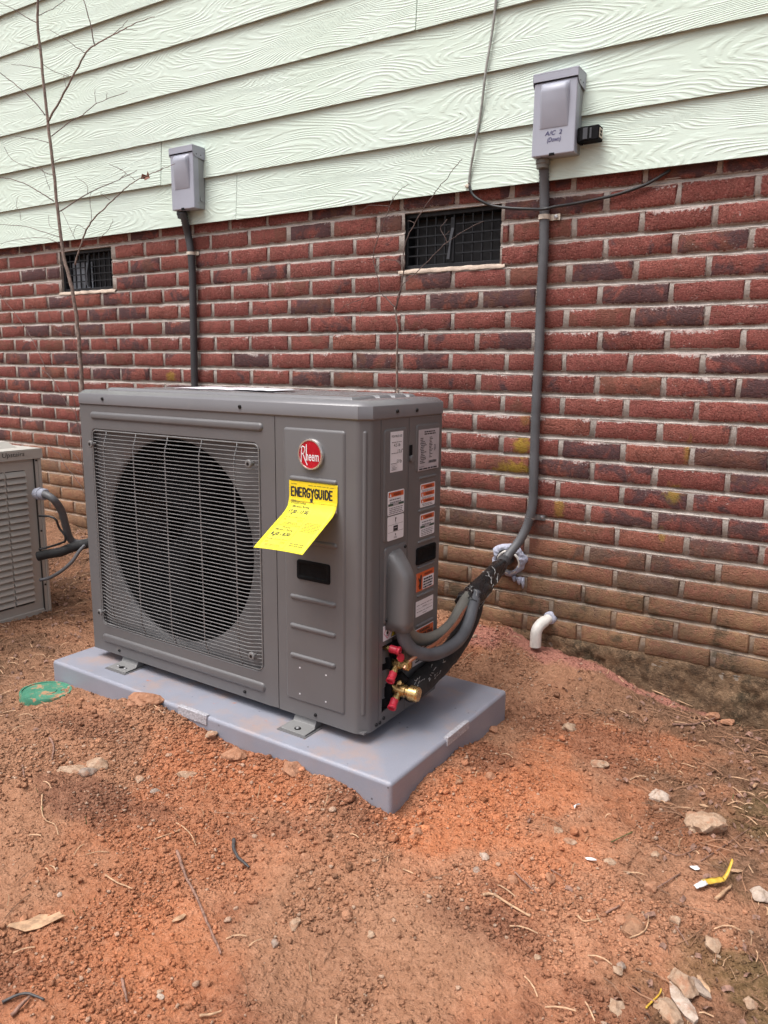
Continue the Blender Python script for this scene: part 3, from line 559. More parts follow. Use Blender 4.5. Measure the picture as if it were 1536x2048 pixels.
me = np_mesh('ground', np.stack([gx, gy, gzv], -1), gf)
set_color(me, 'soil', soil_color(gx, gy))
me.materials.append(M['soil'])
me.polygons.foreach_set('use_smooth', [True] * len(me.polygons))
ground = bpy.data.objects.new('ground', me); COL.objects.link(ground)
tag(ground, 'bare orange clay ground sloping down along the brick wall', kind='structure')
ground['category'] = 'ground'

# ================================================================== HOUSE
house = thing('house', 'house wall of red brick below pale green lap siding', 'house', (0, 0, 0))
WX0, WX1 = -4.6, 4.2
VENTS = [(.672, 1.052), (-1.250, -.862)]
VZ0, VZ1 = ZTOP - 4 * COURSE + .008, ZTOP - COURSE - .006

# ---- mortar wall: struck bed joints (deep under the upper brick, nearly flush below), head joints a little recessed
def in_vent(x, z, gx_=0.0, gz_=0.0):
    return any(a - gx_ < x < b + gx_ for a, b in VENTS) and VZ0 - gz_ < z < VZ1 + gz_
xm = np.concatenate([np.arange(WX0, -2.3, .05), np.arange(-2.3, 2.4, .011), np.arange(2.4, WX1, .05)]); prof = []
for k in range(0, 23):
    zc = ZTOP - k * COURSE
    prof += [(zc + .0082, .0026), (zc + .0064, .0066), (zc + .0040, .0074), (zc - .0005, .0066), (zc - .0030, .0046), (zc - .0050, .0008), (zc - .0064, .0014), (zc - .0085, .0034), (zc - .0105, .0026)]
prof += [(ZTOP - 23 * COURSE, .0026)]
prof = sorted(prof, key=lambda q: -q[0])
pz = np.array([q[0] for q in prof]); py_ = np.array([q[1] for q in prof])
MX, MZ = np.meshgrid(xm, pz); MY = np.repeat(py_[:, None], len(xm), 1)
wob = (fbm(MX, MZ * 0 + np.round((ZTOP - MZ) / COURSE), 5, 3, 3) - .5) * .007
MZ2 = MZ + wob * .55; MY2 = MY + (fbm(MX, MZ, 60, 3, 4) - .5) * .0048
nx, nz = len(xm), len(pz); idx = np.arange(nx * nz).reshape(nz, nx)
F = np.stack([idx[:-1, :-1], idx[:-1, 1:], idx[1:, 1:], idx[1:, :-1]], -1).reshape(-1, 4)
fc = np.stack([MX.ravel(), MZ.ravel()], -1)[F].mean(1)
ok = np.array([not in_vent(a, b, -.004, -.001) for a, b in fc])
me = np_mesh('foundation_wall', np.stack([MX.ravel(), MY2.ravel(), MZ2.ravel()], -1), F[ok])
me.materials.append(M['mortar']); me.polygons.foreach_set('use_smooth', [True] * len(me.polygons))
fwall = bpy.data.objects.new('foundation_wall', me); COL.objects.link(fwall); fwall.parent = house

# ---- bricks
def brick_mesh(seed, full=True):
    r = random.Random(seed); nx_, nz_ = 7, 3; hw, hh = .5, .0280
    V = []; F = []; E = []
    js = [[(r.uniform(-.0016, .0016), r.uniform(-.0013, .0013)) for _ in range(nx_ + 1)] for _ in range(nz_ + 1)]
    bow = r.uniform(-.0012, .0012)
    for j in range(nz_ + 1):
        for i in range(nx_ + 1):
            u = i / nx_; v = j / nz_
            ui = [0, .028, .25, .42, .58, .75, .972, 1][i]; vi = [0, .11, .89, 1][j]
            edge = (i in (0, nx_)) or (j in (0, nz_))
            x = (ui - .5); z = (vi - .5) * 2 * hh + bow * math.sin(math.pi * ui)
            if i in (0, nx_): x += r.uniform(-.012, .008) * (1 if i else -1)
            if j in (0, nz_): z += r.uniform(-.0018, .0016)
            y = (.0022 + r.uniform(-.001, .002)) if edge else r.uniform(-.0026, -.0002)
            V.append((x, y, z)); E.append(1.0 if edge else 0.0)
    id_ = lambda i, j: j * (nx_ + 1) + i
    for j in range(nz_):
        for i in range(nx_): F.append((id_(i, j), id_(i + 1, j), id_(i + 1, j + 1), id_(i, j + 1)))
    loop = [id_(i, 0) for i in range(nx_ + 1)] + [id_(nx_, j) for j in range(1, nz_ + 1)] + [id_(i, nz_) for i in range(nx_ - 1, -1, -1)] + [id_(0, j) for j in range(nz_ - 1, 0, -1)]
    n0 = len(V)
    for q in loop: V.append((V[q][0], .030, V[q][2])); E.append(1.0)
    m = len(loop)
    for a in range(m): F.append((loop[(a + 1) % m], loop[a], n0 + a, n0 + (a + 1) % m))
    return V, F, E
brick_src = [brick_mesh(s) for s in range(10)]
brick_me = []
for V, F, E in brick_src:
    me = bpy.data.meshes.new('brick'); me.from_pydata(V, [], F); me.attributes.new('edge', 'FLOAT', 'POINT').data.foreach_set('value', E); me.materials.append(M['brick'])
    me.polygons.foreach_set('use_smooth', [True] * len(F)); brick_me.append(me)
def project(P):
    d = Vector(P) - CC; w = d.dot(CF)
    return 768 + 1524.2 * d.dot(CR) / w, 1024 - 1524.2 * d.dot(CU) / w
br_list = []
rb = random.Random(5)
for k in range(0, 22):
    zc = ZTOP - (k + .5) * COURSE
    off = 0 if k % 2 == 0 else .5
    i0 = int((WX0 - X0) / BRICK) - 1
    heads = [X0 + (i + off) * BRICK + rb.uniform(-.006, .006) for i in range(i0, i0 + 48)]
    for a, b in zip(heads, heads[1:]):
        segs = [(a + .0062 + rb.uniform(-.0015, .003), b - .0062)]
        if 1 <= k <= 3:
            for (va, vb) in VENTS:
                ns = []
                for s, e in segs:
                    if e <= va or s >= vb: ns.append((s, e))
                    else:
                        if s < va - .02: ns.append((s, va + rb.uniform(-.002, .002)))
                        if e > vb + .02: ns.append((vb + rb.uniform(-.002, .002), e))
                segs = ns
        for s, e in segs:
            if e > WX0 + .02 and s < WX1 - .02: br_list.append(((s + e) / 2, zc + rb.uniform(-.0012, .0012), e - s, k))
def brick_score(q):
    x, y = project((q[0], 0, q[1])); ins = -30 < x < 1566 and -10 < y < 2058
    hid = 196 < x < 885 and 800 < y < 1400 and q[1] < .86 and -.0 < q[0] < 99 
    if 160 < x < 700 and y > 800: hid = True
    if q[0] < -.75 and x < 60 and y > 920: hid = True
    if x < 0 and False: hid = True
    d = (Vector((q[0], 0, q[1])) - CC).length
    return (1 if ins and not hid else 0, q[2] / d)
order = sorted(range(len(br_list)), key=lambda i: brick_score(br_list[i]), reverse=True)
rest = MB(); rest_e = []
for rank, i in enumerate(order):
    x, z, w, k = br_list[i]
    s = rb.randrange(10); flip = rb.random() < .5
    if rank < 300:
        o = bpy.data.objects.new('brick', brick_me[s]); COL.objects.link(o); o.parent = fwall
        o.location = (x, rb.uniform(-.0016, .0016), z); o.scale = (w, 1, 1)
        o.rotation_euler = (0, rb.uniform(-.006, .006), math.radians(rb.uniform(-.35, .35)))
    else:
        V, F, E = brick_src[s]; rest_e += E; dy = rb.uniform(-.0016, .0016)
        rest.add([(x + v[0] * w, v[1] + dy, z + v[2]) for v in V], F)
ro = obj('brick_field', rest, M['brick'], fwall, smooth=True, fix=False); ro['kind'] = 'stuff'; ro.data.attributes.new('edge', 'FLOAT', 'POINT').data.foreach_set('value', rest_e)

# ---- rough footing below the brick
fx_ = np.concatenate([np.arange(WX0, -2.3, .05), np.arange(-2.3, 2.4, .012), np.arange(2.4, WX1, .05)]); fz = np.linspace(.102, -.45, 46)
FX, FZ = np.meshgrid(fx_, fz); 
FY = -.004 - .012 * sstep(.1, -.15, FZ) + (fbm(FX, FZ, 14, 5, 8, .65) - .5) * .034 + (fbm(FX, FZ, 60, 3, 9) - .5) * .018
FY = np.where(FZ > .098, .004, FY)
me = np_mesh('footing', np.stack([FX.ravel(), FY.ravel(), FZ.ravel()], -1), grid_sheet(fx_, fz)[2])
def make_footing():
    t = NT('muddy_footing'); p = t.pos()
    c = t.ramp(t.noise(p, 10, 5, .7), [(.3, (.095, .062, .042)), (.5, (.175, .112, .070)), (.7, (.28, .175, .105))])
    c = t.mix(t.rng(t.noise(p, 6, 4, .65), .52, .66, 0, .7), c, (.06, .052, .035))
    c = t.mix(t.rng(t.noise(p, 60, 4, .75), .50, .66, 0, .6), c, (.36, .235, .145)); c = t.mix(t.rng(t.noise(p, 60, 4, .75), .46, .34, 0, .7), c, (.045, .034, .025))
    h = t.math('ADD', t.noise(p, 70, 5, .75), t.math('MULTIPLY', t.noise(p, 260, 3), .5))
    return t.done(c, .95, t.bump(h, .010, 1.0), spec=.12)
M['footing'] = make_footing()
me.materials.append(M['footing']); me.polygons.foreach_set('use_smooth', [True] * len(me.polygons))
fo = bpy.data.objects.new('footing', me); COL.objects.link(fo); fo.parent = house

# ---- crawl-space vents
def make_vent(x0, x1, label, bright):
    v = bpy.data.objects.new('foundation_vent', None); COL.objects.link(v); v.parent = house; v['label'] = label
    z0, z1 = VZ0 + .004, VZ1 - .002; y = .018
    m = MB(); t = .013
    m.box(x0 + .002, x1 - .002, y, y + .05, z1 - t, z1); m.box(x0 + .002, x1 - .002, y, y + .05, z0, z0 + t)
    m.box(x0 + .002, x0 + .002 + t, y + .001, y + .05, z0 + t, z1 - t); m.box(x1 - .002 - t, x1 - .002, y + .001, y + .05, z0 + t, z1 - t)
    obj('vent_frame', m, M['ventblack'], v, bevel=.0015)
    g = MB(); xa, xb, za, zb = x0 + .015, x1 - .015, z0 + .013, z1 - .013
    nxb = 10
    for i in range(1, nxb):
        xx = xa + (xb - xa) * i / nxb; g.box(xx - .0022, xx + .0022, y + .006, y + .012, za, zb)
    for j in range(1, 5):
        zz = za + (zb - za) * j / 5; g.box(xa, xb, y + .0035, y + .0095, zz - .0022, zz + .0022)
    obj('vent_grille', g, M['ventblack'], v)
    d = MB(); d.quad((x0, y + .047, z0), (x1, y + .047, z0), (x1, y + .047, z1), (x0, y + .047, z1)); obj('damper_panel', d, M['ventdamper'], v)
    xc = (xa + xb) / 2
    l = MB(); l.box(xc - .008, xc + .006, y - .002, y + .003, za + .004, zb - .01); obj('damper_track', l, M['ventblack'], v, bevel=.001)
    if bright:
        i_ = MB(); i_.box(xa + .02, xc - .012, y + .030, y + .034, za + .002, zb - .035); obj('insulation', i_, M['insul'], v)
    l = MB(); l.add([(xc - .004, y - .006, zb - .045), (xc + .007, y - .006, zb - .045), (xc - .002, y - .010, zb - .092), (xc - .011, y - .010, zb - .092), (xc - .008, y - .010, zb - .096), (xc - .003, y - .010, zb - .096), (xc - .005, y - .012, za + .012), (xc - .016, y - .012, za + .012)],
        [(0, 1, 2, 3), (3, 2, 5, 4), (4, 5, 6, 7)])
    lo = obj('damper_lever', l, M['ventgrey'], v); s_ = lo.modifiers.new('s', 'SOLIDIFY'); s_.thickness = .004
    # reveal bricks/mortar inside the opening and the pale mortar sill
    rv = MB(); 
    for s, xx in ((1, x0), (-1, x1)):
        rv.box(min(xx, xx - s * .02), max(xx, xx - s * .02), .006, .09, VZ0 - .004, VZ1 + .004)
    rv.box(x0 - .01, x1 + .01, .010, .09, VZ1 + .001, VZ1 + .012)
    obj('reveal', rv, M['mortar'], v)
    sx = np.linspace(x0 - .012, x1 + .012, 40); sl = MB(); pv = []
    for q in sx:
        j = .0025 * math.sin(q * 90) + rb.uniform(-.0015, .0015)
        pv += [(q, -.0035 + j * .4, VZ0 - .012 + j * .5), (q, -.0040 + j * .5, VZ0 - .004 + j), (q, .004, VZ0 + .002 + j * .6), (q, .030, VZ0 + .007)]
    n_ = len(sx); sl.add(pv, [(i * 4 + a, (i + 1) * 4 + a, (i + 1) * 4 + a + 1, i * 4 + a + 1) for i in range(n_ - 1) for a in range(3)])
    obj('sill', sl, M['sill'], v, smooth=True)
make_vent(VENTS[0][0], VENTS[0][1], 'black plastic grille vent with grey lever beneath the hanging cable', False)
make_vent(VENTS[1][0], VENTS[1][1], 'black plastic grille vent behind the bare sapling trunk', True)
bk = MB(); bk.box(WX0, WX1, .10, .14, -.3, 4.2); obj('backing', bk, M['dark'], house)

# ---- lap siding, each board its own piece
siding = bpy.data.objects.new('siding_wall', None); COL.objects.link(siding); siding.parent = house
SZ = [1.548 + .1718 * i for i in range(16)]
joints = {0: [-.078], 1: [-.495], 2: [2.35], 3: [.728], 4: [-1.9, 1.05], 5: [.2], 6: [-1.1], 7: [.9], 8: [-.3], 9: [1.2]}
for r_ in range(10):
    z0 = SZ[r_]; z1 = z0 + .1718 + .028
    cuts = [WX0 - .05] + sorted(joints.get(r_, [])) + [WX1 + .05]
    for a, b in zip(cuts, cuts[1:]):
        m = MB(); n_ = max(2, int((b - a) / .08)); th = .0085
        yb, yt = -.0275, -.0130
        ph = r_ * 1.7 + a
        vs = []
        for i in range(n_ + 1):
            x = a + .0013 + (b - a - .0026) * i / n_
            dz = .0016 * math.sin(x * 2.1 + ph) ; dy = .0008 * math.sin(x * 3.3 + ph * 2)
            vs += [(x, yb + dy, z0 + dz), (x, yt + dy, z1), (x, yt + th, z1), (x, yb + dy + th, z0 + dz)]
        fs = [(i * 4 + q, (i + 1) * 4 + q, (i + 1) * 4 + (q + 1) % 4, i * 4 + (q + 1) % 4) for i in range(n_) for q in range(4)]
        fs += [(0, 1, 2, 3), (n_ * 4 + 3, n_ * 4 + 2, n_ * 4 + 1, n_ * 4)]
        m.add(vs, fs)
        m.m = [0] * len(m.f)
        for i in range(n_): m.m[i * 4 + 3] = 1
        obj('siding_board', m, [M['siding'], M['siding_edge']], siding)
st = MB(); st.box(WX0, WX1, -.006, .004, 1.556, 1.60); obj('starter_strip', st, M['dark'], siding)

# ================================================================== PAD
pad = thing('equipment_pad', 'grey moulded plastic pad under the large heat pump', 'pad', (PAD_F.x, PAD_F.y, PAD_F.z), PAD_YAW)
m = MB(); m.box(-PAD_W, 0, 0, PAD_D, -PAD_H, 0); obj('slab', m, M['pad'], pad, bevel=.010, seg=3)
m = MB(); m.box(-.684, -.575, -.0035, .010, -.024, .0035); obj('moulded_tag', m, M['padtag'], pad, bevel=.002)
m = MB(); m.box(-.010, .0035, .252, .368, -.020, .0035); obj('moulded_tag', m, M['padtag'], pad, bevel=.002)
# ================================================================== HEAT PUMP (local frame: x along the front, y into depth, z up)
UA = Vector((0.1372, -0.9462, 0.1081)); UYAW = -0.0227; UW = 1.0368; UD = .3507; UH = .757; CH = .026
hp = thing('heat_pump', 'large grey heat pump with round fan grille standing on a pad', 'heat pump', UA, UYAW)
def fr(u, v, h): return (u, -h, v)
def sd(u, v, h): return (UW + h, u, v)
def rrect(u0, u1, v0, v1, r, n=5):
    pts = []
    for cx, cy, a0 in ((u1 - r, v1 - r, 0), (u0 + r, v1 - r, 90), (u0 + r, v0 + r, 180), (u1 - r, v0 + r, 270)):
        for i in range(n + 1):
            a = math.radians(a0 + 90 * i / n); pts.append((cx + r * math.cos(a), cy + r * math.sin(a)))
    return pts
def loops(m, L, cap=True, mi=0):
    n = len(L[0]); k = len(m.v)
    vs = [q for l in L for q in l]
    fs = [(i * n + j, i * n + (j + 1) % n, (i + 1) * n + (j + 1) % n, (i + 1) * n + j) for i in range(len(L) - 1) for j in range(n)]
    if cap: fs.append(tuple((len(L) - 1) * n + j for j in range(n)))
    m.add(vs, fs, mi)
def emboss(name, parent, mp, u0, u1, v0, v1, r, h, bw, mat, shear=0.0, sink=.001):
    L = []
    for t_, hh in ((0, -sink), (.10, h * .12), (.35, h * .55), (.7, h * .9), (1, h)):
        i = bw * t_
        rr = max(r - i, .0004)
        L.append([mp(u, v + shear * (u - u0), hh) for u, v in rrect(u0 + i, u1 - i, v0 + i, v1 - i, rr)])
    m = MB(); loops(m, L)
    return obj(name, m, mat, parent, smooth='angle')
def ring(m, outer, inner, mp, h0, h1):
    L = [[mp(u, v, h0) for u, v in outer], [mp(u, v, h1) for u, v in inner]]
    loops(m, L, cap=False)
def ray_rect(cx, cy, a, u0, u1, v0, v1):
    c, s = math.cos(a), math.sin(a); t = 1e9
    if c > 1e-9: t = min(t, (u1 - cx) / c)
    if c < -1e-9: t = min(t, (u0 - cx) / c)
    if s > 1e-9: t = min(t, (v1 - cy) / s)
    if s < -1e-9: t = min(t, (v0 - cy) / s)
    return (cx + c * t, cy + s * t)
def ray_rrect(cx, cy, a, u0, u1, v0, v1, r):
    p = ray_rect(cx, cy, a, u0, u1, v0, v1)
    ku = u1 - r if p[0] > u1 - r else (u0 + r if p[0] < u0 + r else None); kv = v1 - r if p[1] > v1 - r else (v0 + r if p[1] < v0 + r else None)
    if ku is not None and kv is not None:
        c, s = math.cos(a), math.sin(a); ox, oy = cx - ku, cy - kv
        b = ox * c + oy * s; q = ox * ox + oy * oy - r * r; t = -b + math.sqrt(max(0, b * b - q)); return (cx + c * t, cy + s * t)
    return p
GC = (.394, .390); GR = (.046, .717, .085, .690)
SEAM = .766
angs = sorted(set([2 * math.pi * i / 96 for i in range(96)] + [math.atan2(v - GC[1], u - GC[0]) % (2 * math.pi) for u in (0, SEAM) for v in (0, UH)] + [math.atan2(v - GC[1], u - GC[0]) % (2 * math.pi) for u in (.046 + .018, .717 - .018) for v in (.085, .69)] + [math.atan2(v - GC[1], u - GC[0]) % (2 * math.pi) for u in (.046, .717) for v in (.085 + .018, .69 - .018)]))
outer = [ray_rect(*GC, a, 0, SEAM - .0012, 0, UH) for a in angs]; inner = [ray_rrect(*GC, a, *GR, .018) for a in angs]
inner2 = [ray_rrect(*GC, a, GR[0] + .003, GR[1] - .003, GR[2] + .003, GR[3] - .003, .016) for a in angs]
m = MB()
loops(m, [[fr(u, v, -.028) for u, v in outer], [fr(u, v, 0) for u, v in outer], [fr(u, v, 0) for u, v in inner], [fr(u, v, -.003) for u, v in inner2], [fr(u, v, -.011) for u, v in inner2]], cap=False)
fan_panel = obj('fan_panel', m, M['unit'], hp, smooth='angle')
FC = (.3665, .384); FR = .291
circ = lambda r, n=len(angs): [(FC[0] + r * math.cos(a), FC[1] + r * math.sin(a)) for a in angs]
m = MB()
loops(m, [[fr(u, v, -.0108) for u, v in [ray_rect(*GC, a, GR[0] - .01, GR[1] + .01, GR[2] - .01, GR[3] + .01) for a in angs]], [fr(u, v, -.0270) for u, v in circ(FR + .006)], [fr(u, v, -.031) for u, v in circ(FR + .0015)], [fr(u, v, -.038) for u, v in circ(FR)]], cap=False)
obj('orifice_plate', m, M['unit'], fan_panel, smooth='angle')
m = MB(); loops(m, [[fr(u, v, -.038) for u, v in circ(FR)], [fr(u, v, -.12) for u, v in circ(FR - .004)], [fr(u, v, -.13) for u, v in circ(FR + .03)]], cap=False)
obj('fan_shroud', m, M['dark'], fan_panel, smooth='angle')
# fan
m = MB(); m.lathe((FC[0], .090, FC[1]), (0, 1, 0), [(0, .02), (.003, .048), (.008, .055), (.07, .06)], 28); fan = obj('fan', m, M['fan'], hp, smooth='angle')
for b_ in range(3):
    m = MB(); vs = []; nr, na = 8, 8; a0 = math.radians(100 + 120 * b_)
    for i in range(nr + 1):
        r = .055 + (.262 - .055) * i / nr
        span = math.radians(44 + 26 * math.sin(math.pi * i / nr)); sweep = math.radians(22) * (i / nr) ** 1.5
        for j in range(na + 1):
            t = j / na; a = a0 + sweep + span * (t - .5)
            vs.append((FC[0] + r * math.cos(a), .150 - .06 * t - .012 * math.sin(math.pi * t), FC[1] + r * math.sin(a)))
    m.add(vs, [(i * (na + 1) + j, i * (na + 1) + j + 1, (i + 1) * (na + 1) + j + 1, (i + 1) * (na + 1) + j) for i in range(nr) for j in range(na)])
    bl = obj('blade', m, M['fan'], fan, smooth=True); s_ = bl.modifiers.new('s', 'SOLIDIFY'); s_.thickness = .004
m = MB(); m.box(.02, .76, .295, .300, .01, .745); obj('coil', m, M['coil'], hp)
m = MB(); m.box(.372, .388, .18, .20, .03, .74); m.box(.424, .440, .18, .20, .03, .74); m.lathe((FC[0], .14, FC[1]), (0, 1, 0), [(0, .05), (.07, .052)], 20); obj('motor_bracket', m, M['fan'], hp)
# wire guard
def wz(z): 
    k = min(max((min(z - GR[2], GR[3] - z) - .006) / .045, 0), 1); return k * k * (3 - 2 * k)
def wy(x, z=.4):           # guard stands proud of the panel, bent back at its edges
    k = min(max((x - (GR[0] + .006)) / .070, 0), 1); k2 = min(max(((GR[1] - .006) - x) / .040, 0), 1)
    k = k * k * (3 - 2 * k); k2 = k2 * k2 * (3 - 2 * k2)
    return .003 - .017 * min(k, k2) * (.25 + .75 * wz(z))
m = MB(); gx0, gx1, gz0, gz1 = GR[0] + .006, GR[1] - .006, GR[2] + .006, GR[3] - .006
xs_ = [gx0, gx0 + .012, gx0 + .025, gx0 + .038, gx0 + .052, gx0 + .070, gx0 + .2, gx0 + .4, gx1 - .040, gx1 - .030, gx1 - .016, gx1 - .007, gx1]
NW = 57
for i in range(1, NW):
    zz = gz0 + (gz1 - gz0) * i / NW
    m.tube([(x, wy(x, zz), zz) for x in xs_], .00135, 6, caps=False)
for x in (.118, .248, .379, .511, .638):
    m.tube([(x, wy(x, z_) + .0022, z_) for z_ in [gz0, gz0 + .01, gz0 + .02, gz0 + .03, gz0 + .045, gz1 - .045, gz1 - .03, gz1 - .02, gz1 - .01, gz1]], .0019, 6)
fr_ = rrect(gx0, gx1, gz0, gz1, .016, 5)
m.tube([(u, .001, v) for u, v in fr_] + [(fr_[0][0], .001, fr_[0][1])], .0024, 6, caps=False)
guard = obj('wire_guard', m, M['wire'], hp, smooth=True, fix=False)
for u, v in ((.066, .645), (.694, .637), (.062, .130), (.690, .133)):
    m = MB(); m.lathe((u, -.001, v), (0, -1, 0), [(0, .004), (.014, .004), (.015, .0105), (.019, .0105), (.0205, .0085), (.0205, .004)], 20); k = obj('guard_fastener', m, M['wire'], guard, smooth='angle')
    m = MB(); m.lathe((u, -.0215, v), (0, -1, 0), [(0, .0042), (.001, .0042)], 14); obj('screw', m, M['screw'], k)
# embossed ribs on the fan panel
emboss('rib', fan_panel, fr, .050, .728, .716, .739, .0110, .0055, .007, M['unit'], sink=.001)
emboss('rib', fan_panel, fr, .046, .720, .030, .058, .0130, .0055, .007, M['unit'])
def screw(parent, mp, u, v, h=0, r=.0048):
    c = Vector(mp(u, v, h)); ax = Vector(mp(u, v, h + .01)) - c
    m = MB(); m.lathe(c, ax, [(-.001, r), (.0012, r), (.003, r * .75), (.003, r * .3), (.0018, r * .25)], 12); return obj('screw', m, M['screw'], parent, smooth='angle')
for u in (.122, .645): screw(fan_panel, fr, u, .0155)
# service panel: front right, soft corner, first strip of the side
def wallstrip(profile, z0, z1, name, parent, mat):
    m = MB(); vs = []; 
    for x, y in profile: vs += [(x, y, z0), (x, y, z1)]
    m.add(vs, [(2 * i, 2 * i + 2, 2 * i + 3, 2 * i + 1) for i in range(len(profile) - 1)])
    return obj(name, m, mat, parent, smooth='angle')
corner = [(UW - CH - .006, 0), (UW - CH + .002, .0008), (UW - CH + .007, .0045), (UW - .0045, CH - .007), (UW - .0008, CH - .002), (UW, CH + .006)]
service = wallstrip([(SEAM + .0012, .028), (SEAM + .0012, 0)] + corner + [(UW, .0575), (UW - .02, .0575)], 0, UH, 'service_panel', hp, M['unit'])
emboss('raised_panel', service, fr, .794, .980, .040, .733, .009, .0042, .007, M['unit'])
H0 = .0042
frp = lambda u, v, h: fr(u, v, h + H0)
for v, a in ((.612, .815), (.540, .815), (.461, .815), (.316, .812), (.240, .811), (.162, .810)):
    emboss('rib', service, frp, a, a + .144, v - .0075, v + .0065, .0068, .005, .0055, M['unit'])
crn = lambda u, v, h: (UW - CH / 2 + .0008 + u * .7071 + h * .7071, CH / 2 - .0008 + u * .7071 - h * .7071, v)
emboss('rib', service, crn, -.0060, .0060, .046, .735, .0058, .0042, .0052, M['unit'])
screw(service, fr, .887, .0155)
for u, v in ((.841, .132), (.924, .132), (.840, .062), (.923, .062)):
    m = MB(); m.lathe(frp(u, v, 0), (0, -1, 0), [(-.001, .0022), (.0006, .0022)], 10); obj('rivet', m, M['white'], service)
def slot(parent, mp, u0, u1, v0, v1, name='hand_slot', frame=.006):
    L = []
    for i, h in ((-.004, -.0005), (-.003, .0035), (0, .004), (.004, .0034), (.006, .0012), (.007, .0008)):
        L.append([mp(u, v, h) for u, v in rrect(u0 + i, u1 - i, v0 + i, v1 - i, .006, 4)])
    m = MB(); loops(m, L); return obj(name, m, M['dark'], parent, smooth='angle')
slot(service, frp, .840, .934, .3675, .4095)
# side panels
valve_panel = wallstrip([(UW - .02, .0595), (UW, .0595), (UW, .1795), (UW - .02, .1795)], .207, UH, 'valve_panel', hp, M['unit'])
m = MB()
m.box(UW - .004, UW, .0595, .074, .034, .2065); m.box(UW - .004, UW, .0595, .1795, .0, .0335); m.box(UW - .004, UW, .172, .1795, .034, .2065)
obj('valve_frame', m, M['unit'], hp)
side_panel = wallstrip([(UW - .02, .1815), (UW, .1815), (UW, UD - .010), (UW - .003, UD - .003), (UW - .010, UD), (UW - .12, UD)], 0, UH, 'side_panel', hp, M['unit'])
wallstrip([(0, .028), (0, UD), (UW - .12, UD)], 0, UH, 'coil_casing', hp, M['unit'])
m = MB(); m.box(.004, UW - .004, .004, UD - .004, .001, .006); obj('base_pan', m, M['unit'], hp)
emboss('rib', valve_panel, sd, .070, .170, .464, .735, .010, .0028, .005, M['unit'])
H1 = .0028; sdp = lambda u, v, h: sd(u, v, h + H1)
emboss('rib', side_panel, sd, .212, .330, .618, .738, .010, .0026, .005, M['unit'])
for v in (.602, .518, .436, .369, .293, .212):
    emboss('rib', side_panel, sd, .232, .318, v - .0045, v + .0045, .0044, .004, .004, M['unit'])
slot(side_panel, sd, .228, .318, .381, .419)
m = MB(); m.lathe(sd(.191, .656, 0), (1, 0, 0), [(-.001, .009), (.0045, .009), (.006, .007)], 18); obj('hook_knob', m, M['unit'], side_panel, smooth='angle')
m = MB(); m.box(UW - .001, UW + .0012, .183, .196, .664, .690); obj('hook_slot', m, M['dark'], side_panel)
for v, u in ((.0105, .066), (.0155, .083)): screw(hp, sd, u, v)
screw(hp, sd, .120, .2125)
screw(service, sd, .050, .011)
# recess behind the valves
m = MB(); m.box(UW - .10, UW - .098, .06, .18, .03, .21); obj('compartment_wall', m, M['dark'], hp)
m = MB(); m.lathe((UW - .045, .105, .035), (0, 0, 1), [(0, .036), (.028, .040), (.03, .0375), (.055, .0375), (.057, .040), (.10, .040), (.104, .0375), (.118, .0375), (.120, .040), (.150, .036), (.165, .02)], 28)
obj('compressor', m, M['unit'], hp, smooth='angle')
m = MB(); m.lathe((UW - .045, .105, .137), (0, 0, 1), [(0, .0392), (.017, .0392)], 28); m.lathe((UW - .045, .105, .038), (0, 0, 1), [(0, .0412), (.024, .0412)], 28); obj('compressor_band', m, M['dark'], hp, smooth='angle')
# lid
def lid_loop(o, z):
    a, c = -.004 + o, CH * .95
    x0, x1, y0, y1 = a, UW - a, a, UD - a
    c2 = max(c - o * .4, .004)
    return [(x0 + .006, y0, z), (x1 - c2, y0, z), (x1, y0 + c2, z), (x1, y1 - c2 * .6, z), (x1 - c2 * .6, y1, z), (x0 + .006, y1, z), (x0, y1 - .006, z), (x0, y0 + .006, z)]
m = MB(); loops(m, [lid_loop(.006, UH - .002), lid_loop(.0, .7605), lid_loop(0, .7885), lid_loop(.0012, .7905), lid_loop(.0135, .8005), lid_loop(.016, .8015)])
lid = obj('lid', m, M['lid'], hp, smooth='angle', bevel=.0012)
tp = lambda u, v, h: (u, v, .8014 + h)
for v0, v1, u0 in ((.022, .080, .10), (.094, .150, .16), (.164, .220, .16), (.234, .290, .16), (.302, .335, .2)):
    emboss('lid_rib', lid, tp, u0, UW - .055 - (.02 if v0 > .03 else 0), v0, v1, .004, .0075, .011, M['lid'])
for u, v, mp in ((.114, .777, fr), (.655, .775, fr), (.120, .775, sd), (.208, .774, sd)): screw(lid, lambda a, b, h, mp=mp: mp(a, b, h + .004), u, v, r=.0052)
